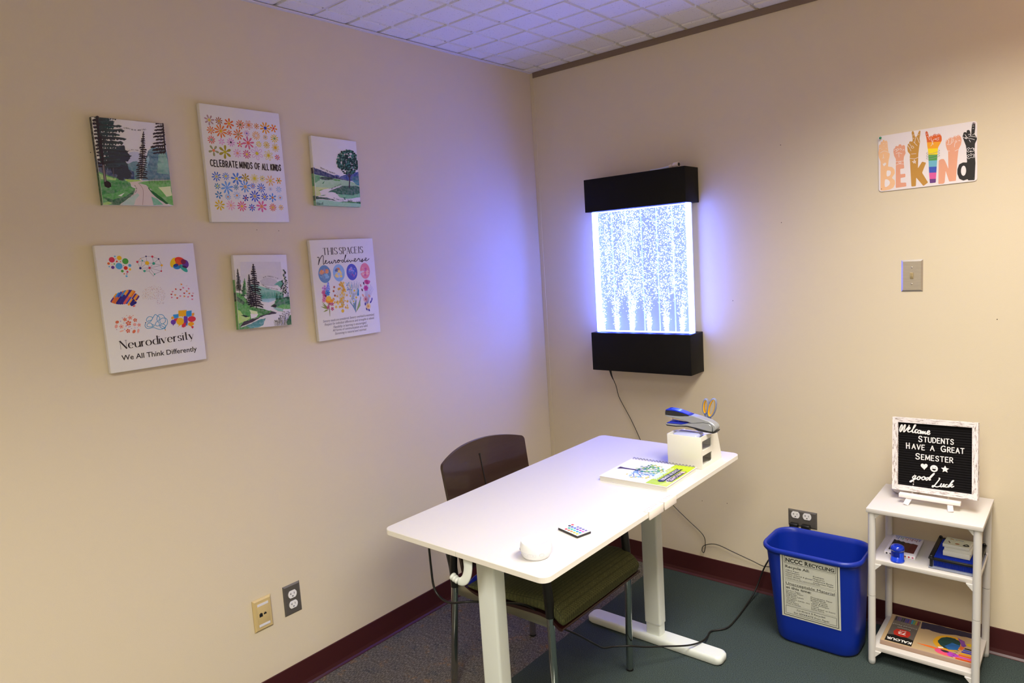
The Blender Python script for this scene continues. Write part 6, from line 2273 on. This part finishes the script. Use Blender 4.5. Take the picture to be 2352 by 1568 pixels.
moon(302, 564, 82, 98, ['6f92b8', '7fb4d4', '4f6f94', 'c08a7a', 'e0904a', '8a7fa4'], 3)
moon(495, 546, 79, 97, ['94b8e0', 'efcf6a', 'd88a5a', 'a4c4ec', '4a62a0', 'e8d08a'], 5)
moon(673, 533, 76, 94, ['5a5fc4', '7a48b0', '2f6fd0', 'b87ac0', '3f5fd0', '8a8ae0'], 9)
moon(850, 516, 70, 92, ['e48a9e', 'eaa4a4', 'd05a9a', 'e87a86', 'f0b8b0'], 14)
s.P([(780, 580), (800, 545), (840, 520), (780, 515)], '#ddd5de', 6, jag=5, sub=3)
# four bouquets
def stem(pts, c, w=3.5):
    s.S(pts, w, c, 1, sm=4)


for x1, y1 in ((345, 760), (300, 770), (290, 880), (380, 900), (340, 900)):
    stem([(372, 1135), (362, 1010), (x1, y1)], '#8a8a4a')
for x1, y1 in ((245, 1005), (260, 940), (280, 1080), (300, 980), (265, 975)):
    s.P([(358, 1045), ((x1 + 358) / 2, (y1 + 1045) / 2 - 14), (x1, y1), ((x1 + 358) / 2, (y1 + 1045) / 2 + 8)], '#8f9a4f', 1, jag=1)
for k in range(40):
    t = k / 40
    s.disc(348 + 20 * (t + .2) * math.sin(k * 2.4), 680 + 110 * t, 8, rnd.choice(['7f8fe0', '9aa6ea', '6f86d8']), 2, 8)
s.flower(305, 764, 40, 5, 'c48ad0', '8a5aa4', .42, 2, .3)
s.flower(340, 820, 34, 6, '3f86cc', '2f5fa8', .4, 3, .1)
for x, y in ((300, 860), (296, 895), (310, 845), (285, 815), (290, 922)):
    s.flower(x, y, 26, 6, rnd.choice(['d86a94', 'e08aa8', 'c85a8a']), 'b84a7a', .4, 2, rnd.random())
s.disc(358, 925, 44, 'ef9a2a', 4, 24, 26)
s.disc(356, 898, 32, 'f0c23a', 5, 24, 28)
s.disc(395, 930, 24, 'f0a636', 4, 20, 18)
for x, y in ((404, 970), (405, 1035), (372, 965), (348, 1015)):
    s.flower(x, y, 22, 5, 'c4467a', '8a3a5a', .4, 3, rnd.random())
for k in range(12):
    stem([(545, 1060), (540 + 6 * (k - 6), 900), (520 + 13 * (k - 6), 700 + 24 * abs(k - 6))], '#b8a874', 2.5)
for k in range(46):
    t = rnd.random()
    x, y = 535 + rnd.gauss(0, 24 + 40 * t), 680 + 340 * t
    s.flower(x, y, rnd.uniform(9, 20), 5, rnd.choice(['e8b93a', 'efcb5a', 'e0a82a', 'd8a04a']), 'd89a2a', .42, 2, rnd.random())
for x, y in ((422, 795), (440, 855), (468, 945), (430, 740)):
    s.flower(x, y, 14, 6, 'b4684e', '8a4a3a', .42, 2)
s.flower(545, 1062, 48, 11, 'e6e4ee', 'e0b83a', .16, 3, 0, False, .42)
for k in range(18):
    x1 = 600 + 10 * k
    stem([(722, 1085), (705 + 3 * (k - 9), 940), (x1, 690 + 30 * math.sin(k * 1.7))], rnd.choice(['#8fa86a', '#7a96b8', '#5f7fa8', '#a8b890']), 3)
for k in range(9):
    sg_ = -1 if k < 5 else 1
    s.P([(722, 1080), (722 + sg_ * (40 + 6 * k % 30), 1000 - 12 * k), (722 + sg_ * (100 - 5 * k), 920 - 10 * k), (722 + sg_ * (30 + 4 * k), 990)], rnd.choice(['#5f86b4', '#8fb0c8', '#9ab06a']), 1)
for x, y, r in ((703, 786, 34), (648, 860, 30), (728, 878, 36), (692, 930, 26)):
    s.flower(x, y, r, 10, 'e8e8f4', 'e2c43a', .15, 3, 0, False, .34)
for k in range(24):
    s.disc(590 + rnd.uniform(0, 80), 680 + rnd.uniform(0, 110), 6, rnd.choice(['5fa8d0', '4a90c8', '7ac0d8', '8a6ab8']), 2, 8)
s.P([(745, 740), (768, 790), (760, 860), (742, 850)], '#3f8fc0', 3, jag=5, sub=3)
for k in range(12):
    stem([(885, 1065), (878 + 3 * (k - 6), 940), (840 + 11 * k, 700 + 20 * (k % 4))], rnd.choice(['#8a8ac0', '#a89ab8', '#9aa88a']), 2.8)
s.P([(835, 655), (860, 635), (890, 640), (918, 655), (905, 690), (878, 700), (850, 690)], '#d0649a', 3, sm=3)
s.P([(850, 650), (880, 645), (895, 690), (870, 695)], '#b8407e', 4, sm=3)
s.flower(860, 750, 34, 6, 'c8489c', '8a2a6a', .45, 3)
for x, y, c in ((830, 685, '4a2f5a'), (808, 775, '5a2f4a'), (790, 715, 'c07a8a')):
    s.disc(x, y, 9, c, 3, 10, 18, rot=.3)
s.flower(855, 900, 36, 12, 'd88a94', 'b8505a', .14, 3, 0, False, .3)
s.flower(890, 995, 38, 12, 'efcd86', 'e0a85a', .18, 3, 0, False, .35)
for x, y in ((850, 965), (868, 1030), (905, 855), (925, 935), (940, 900), (820, 850), (900, 1045)):
    s.disc(x, y, 10, rnd.choice(['4a3fa0', '6a5fb8', '8a8ad0', 'e0a08a']), 2, 10, 20, rot=rnd.uniform(-.8, .8))
for txt, p0, p1 in (('Sensory needs are considered. Sensory overload is minimized.', (280, 1222), (970, 1118)), ('Respect for individual differences and strengths is valued.', (302, 1266), (968, 1165)), ('Flexibility in learning is encouraged.', (420, 1297), (864, 1229)), ('All forms of communication are valid.', (410, 1342), (880, 1270)), ('Stimming is natural and normal.', (440, 1384), (862, 1319))):
    s.T(txt, p0, p1, 29, '#55476a', 3, -.004, .22)
mb.build('canvas', [M_canv, M_prt, M_wash], o)

# ------------------------------------------------------------------ metal BE KIND sign on the right wall
KW, KH = .3041, .2004
sgn = thing('metal_sign', 'white metal sign reading BE KIND with raised hand letters', 'sign', (1.7499, -.0004, 1.7945), RIGHT)
sgn.rotation_euler = (Matrix.Rotation(PI / 2, 3, 'X') @ Matrix.Rotation(.0162, 3, 'Z')).to_euler()
mb = MB()
mb.poly([rrect(KW / 2, KH / 2, .010, 8)], .0004, 0, thick=.0022)
q = [(270, 430), (2035, 148), (2048, 1225), (290, 1425)]
s = Sheet(mb, q, KW, KH, .0026, 1, 1)
WH = '#e9e2e2'
cB, cE, cK, cN, cD = '#eebf92', '#e0a084', '#bd8c40', '#e0a182', '#2d2b2b'
s.P(rounded([(318, 880), (285, 800), (275, 720), (285, 660), (286, 590), (300, 572), (316, 575), (318, 530), (335, 515), (352, 525), (355, 495), (372, 485), (386, 498), (390, 520), (405, 502), (428, 505), (438, 530), (445, 610), (455, 700), (482, 740), (475, 800), (462, 850), (450, 970), (520, 975), (565, 1020), (572, 1090), (520, 1172), (572, 1215), (578, 1280), (545, 1350), (470, 1385), (380, 1400), (318, 1398)], 15), cB, 1)
s.P([(430, 1045), (490, 1045), (502, 1085), (480, 1130), (430, 1140)], WH, 2, sm=3)
s.P([(398, 1205), (450, 1205), (485, 1245), (470, 1300), (398, 1335)], WH, 2, sm=3)
s.P([(355, 905), (372, 920), (395, 895), (418, 912), (415, 930), (378, 965), (358, 935)], WH, 2)
for a_ in ([(312, 725), (370, 690), (430, 700), (470, 725)], [(362, 750), (368, 790), (350, 825)], [(368, 790), (378, 820)], [(310, 645), (325, 640)], [(332, 665), (345, 655)], [(370, 600), (382, 600)], [(365, 555), (380, 552)], [(408, 560), (422, 560)], [(410, 642), (428, 645)], [(295, 650), (305, 645)]):
    s.S(a_, 6, WH, 2, sm=3)
s.P(rounded([(590, 830), (560, 780), (545, 700), (550, 650), (575, 640), (580, 605), (610, 598), (632, 610), (640, 575), (668, 568), (690, 580), (695, 610), (700, 592), (735, 582), (752, 600), (755, 680), (765, 730), (735, 790), (728, 850), (740, 1000), (668, 1010), (672, 1108), (760, 1095), (762, 1158), (675, 1172), (678, 1260), (775, 1255), (780, 1325), (590, 1352)], 15), cE, 1)
for a_ in ([(555, 680), (590, 660), (610, 690), (585, 700)], [(600, 660), (625, 645), (640, 665), (615, 680)], [(650, 660), (670, 645), (690, 660), (670, 675)], [(710, 680), (725, 660), (738, 675)], [(590, 740), (640, 720), (700, 740)], [(640, 720), (645, 800)], [(590, 880), (650, 875), (735, 865)], [(590, 940), (650, 920), (735, 925)], [(640, 895), (660, 875), (685, 895), (660, 915), (640, 895)]):
    s.S(a_, 7, WH, 2, sm=3)
s.P(rounded([(845, 750), (800, 700), (792, 620), (800, 570), (825, 555), (828, 525), (850, 515), (878, 525), (890, 500), (880, 420), (868, 360), (885, 328), (905, 340), (922, 400), (930, 440), (965, 430), (985, 370), (1005, 325), (1028, 330), (1022, 400), (1010, 470), (1020, 520), (1005, 620), (992, 740), (985, 1000), (1060, 880), (1130, 900), (1060, 1080), (1168, 1255), (1085, 1318), (955, 1165), (950, 1320), (870, 1328), (850, 1000), (838, 800)], 15), cK, 1)
for a_ in ([(800, 590), (835, 640), (860, 690)], [(828, 555), (860, 600)], [(860, 620), (885, 600), (910, 630), (880, 640), (860, 620)], [(905, 525), (935, 560), (970, 595)], [(925, 540), (935, 480), (950, 440)], [(970, 450), (1005, 540)], [(890, 405), (915, 398)], [(895, 465), (915, 462)], [(985, 398), (1002, 395)], [(865, 745), (950, 738)], [(842, 820), (920, 830), (995, 800)], [(920, 845), (905, 910), (950, 870), (880, 880), (945, 910), (920, 845)]):
    s.S(a_, 7, WH, 2, sm=0 if len(a_) > 5 else 3)
bands = [('#c9603e', 330, 400), ('#d9652c', 400, 530), ('#eda32c', 530, 645), ('#f0d61e', 645, 755), ('#559c50', 755, 860), ('#6fb2c8', 860, 972), ('#3f56b8', 972, 1078), ('#d85c9a', 1078, 1190), ('#6a4080', 1190, 1268)]
outl = rounded([(1118, 400), (1115, 350), (1135, 332), (1155, 350), (1185, 450), (1210, 410), (1245, 420), (1260, 390), (1300, 385), (1325, 400), (1340, 378), (1385, 385), (1405, 440), (1408, 500), (1380, 560), (1345, 620), (1335, 700), (1315, 1075), (1305, 1258), (1200, 1268), (1185, 1080), (1165, 700), (1150, 600), (1138, 480)], 15)


def clip_band(pts, y0, y1):
    def half(pts, y, keep_below):
        out = []
        for i in range(len(pts)):
            a, b = pts[i - 1], pts[i]
            ia, ib = (a[1] >= y) == keep_below, (b[1] >= y) == keep_below
            if ia != ib:
                t = (y - a[1]) / (b[1] - a[1])
                out.append((a[0] + (b[0] - a[0]) * t, y))
            if ib:
                out.append(b)
        return out
    p = half(pts, y0, True)
    return half(p, y1, False) if p else p


tilt = lambda x, y: (x, y + (x - 1260) * -.05)
for c, y0, y1 in bands:
    un = [(x, y + (x - 1260) * .05) for x, y in outl]
    p = clip_band(un, y0, y1)
    if len(p) > 2:
        s.P([tilt(*v) for v in p], c, 1)
for a_ in ([(1200, 430), (1225, 420), (1245, 435)], [(1260, 410), (1300, 400), (1320, 420)], [(1335, 400), (1370, 390), (1395, 410)], [(1215, 450), (1225, 510), (1250, 520), (1255, 490), (1360, 450)], [(1290, 480), (1340, 495), (1355, 470)], [(1240, 520), (1235, 570), (1215, 600)], [(1245, 545), (1255, 575)], [(1130, 390), (1150, 385)], [(1142, 432), (1165, 428)], [(1170, 440), (1190, 490)]):
    s.S(a_, 7, WH, 2, sm=3)
for k in range(3):
    y = 720 + 45 * k
    s.S([(1165, y - 10), (1140, y + 5), (1150, y + 25), (1250, y + 12), (1350, y - 20), (1370, y - 40), (1350, y - 45)], 7, '#9a8d92', 3, sm=4)
s.P(rounded([(1500, 660), (1478, 580), (1478, 510), (1500, 480), (1530, 475), (1545, 448), (1580, 442), (1610, 460), (1618, 425), (1650, 415), (1678, 430), (1690, 405), (1735, 405), (1750, 440), (1762, 500), (1750, 580), (1708, 660), (1690, 830), (1665, 1225), (1545, 1238), (1480, 1045), (1465, 1255), (1440, 1278), (1352, 1282), (1355, 860), (1400, 835), (1445, 832), (1470, 870), (1530, 1010), (1522, 700)], 15), cN, 1)
for a_ in ([(1490, 520), (1510, 480), (1530, 510), (1525, 560)], [(1540, 470), (1570, 450), (1590, 480), (1575, 540)], [(1620, 440), (1650, 425), (1665, 450)], [(1695, 430), (1725, 410), (1745, 435)], [(1500, 570), (1550, 575), (1610, 520), (1610, 470)], [(1640, 530), (1660, 505), (1675, 530), (1650, 540), (1640, 560), (1635, 620)], [(1700, 510), (1725, 500), (1735, 515)], [(1515, 690), (1550, 692)], [(1645, 690), (1700, 665)]):
    s.S(a_, 7, WH, 2, sm=3)
s.P(rounded([(1840, 600), (1800, 500), (1775, 430), (1785, 410), (1795, 360), (1830, 350), (1850, 370), (1850, 325), (1880, 312), (1905, 325), (1930, 420), (1935, 300), (1950, 190), (1975, 178), (2000, 190), (2002, 280), (1990, 400), (2030, 445), (2035, 480), (2000, 560), (1995, 700), (2012, 900), (2000, 1212), (1885, 1218), (1875, 1195), (1800, 1222), (1725, 1190), (1690, 1100), (1690, 1020), (1720, 930), (1790, 895), (1862, 898), (1850, 700)], 15), cD, 1)
s.disc(1800, 1045, 44, WH, 2, 26, 100)
for a_ in ([(1785, 440), (1810, 455), (1840, 470), (1870, 450)], [(1820, 395), (1850, 440)], [(1880, 400), (1905, 390), (1925, 420), (1890, 430)], [(1860, 445), (1830, 450), (1850, 475)], [(1870, 460), (1930, 470), (1990, 490)], [(1930, 430), (1990, 435), (2020, 445)], [(1955, 405), (1990, 380)], [(1955, 292), (1975, 290)], [(1958, 245), (1980, 243)], [(1950, 205), (1975, 215), (1998, 200)], [(1895, 490), (1920, 530)], [(1848, 665), (1885, 632), (1920, 655), (1960, 635), (1995, 660)], [(1848, 680), (1885, 712), (1920, 690), (1960, 700), (1998, 675)], [(1855, 785), (1890, 755), (1930, 775), (1965, 745), (2000, 770)], [(1855, 800), (1890, 830), (1930, 805), (1970, 810), (2005, 790)]):
    s.S(a_, 8, WH, 2, sm=4)
for x, y in ((1885, 672), (1975, 660), (1888, 792), (1980, 780), (1925, 700), (1930, 742)):
    s.disc(x, y, 8, WH, 2, 10, 13)
s.disc(335, 1370, 8, '#2a2622', 3, 10)
s.disc(1983, 1180, 8, '#6a6250', 3, 10)
mb.build('plate', [mat('sign_white', '#e6dede', .35, coat=.2), M_print], sgn)
pu = s.uv(311, 466)
pt = thing('push_pin', 'green push pin in the upper left corner of the metal sign', 'push pin', (1.7499 + pu[0], -.0031, 1.7945 + pu[1] - .001), RIGHT)
MB().lathe([(.0001, 0), (.0022, 0), (.0022, .003), (.0038, .0042), (.0044, .007), (.0036, .0098), (.0001, .0108)], n=20).build('head', mat('pin_green', '#0f8f62', .25, coat=.4), pt)
pu = s.uv(1976, 192)
pt = thing('push_pin', 'clear push pin in the upper right corner of the metal sign', 'push pin', (1.7499 + pu[0], -.0031, 1.7945 + pu[1]), RIGHT)
MB().lathe([(.0001, 0), (.0020, 0), (.0020, .002), (.0032, .003), (.0034, .005), (.0001, .0068)], n=18).build('head', mat('pin_clear', '#b9a8ae', .2, trans=.4), pt)
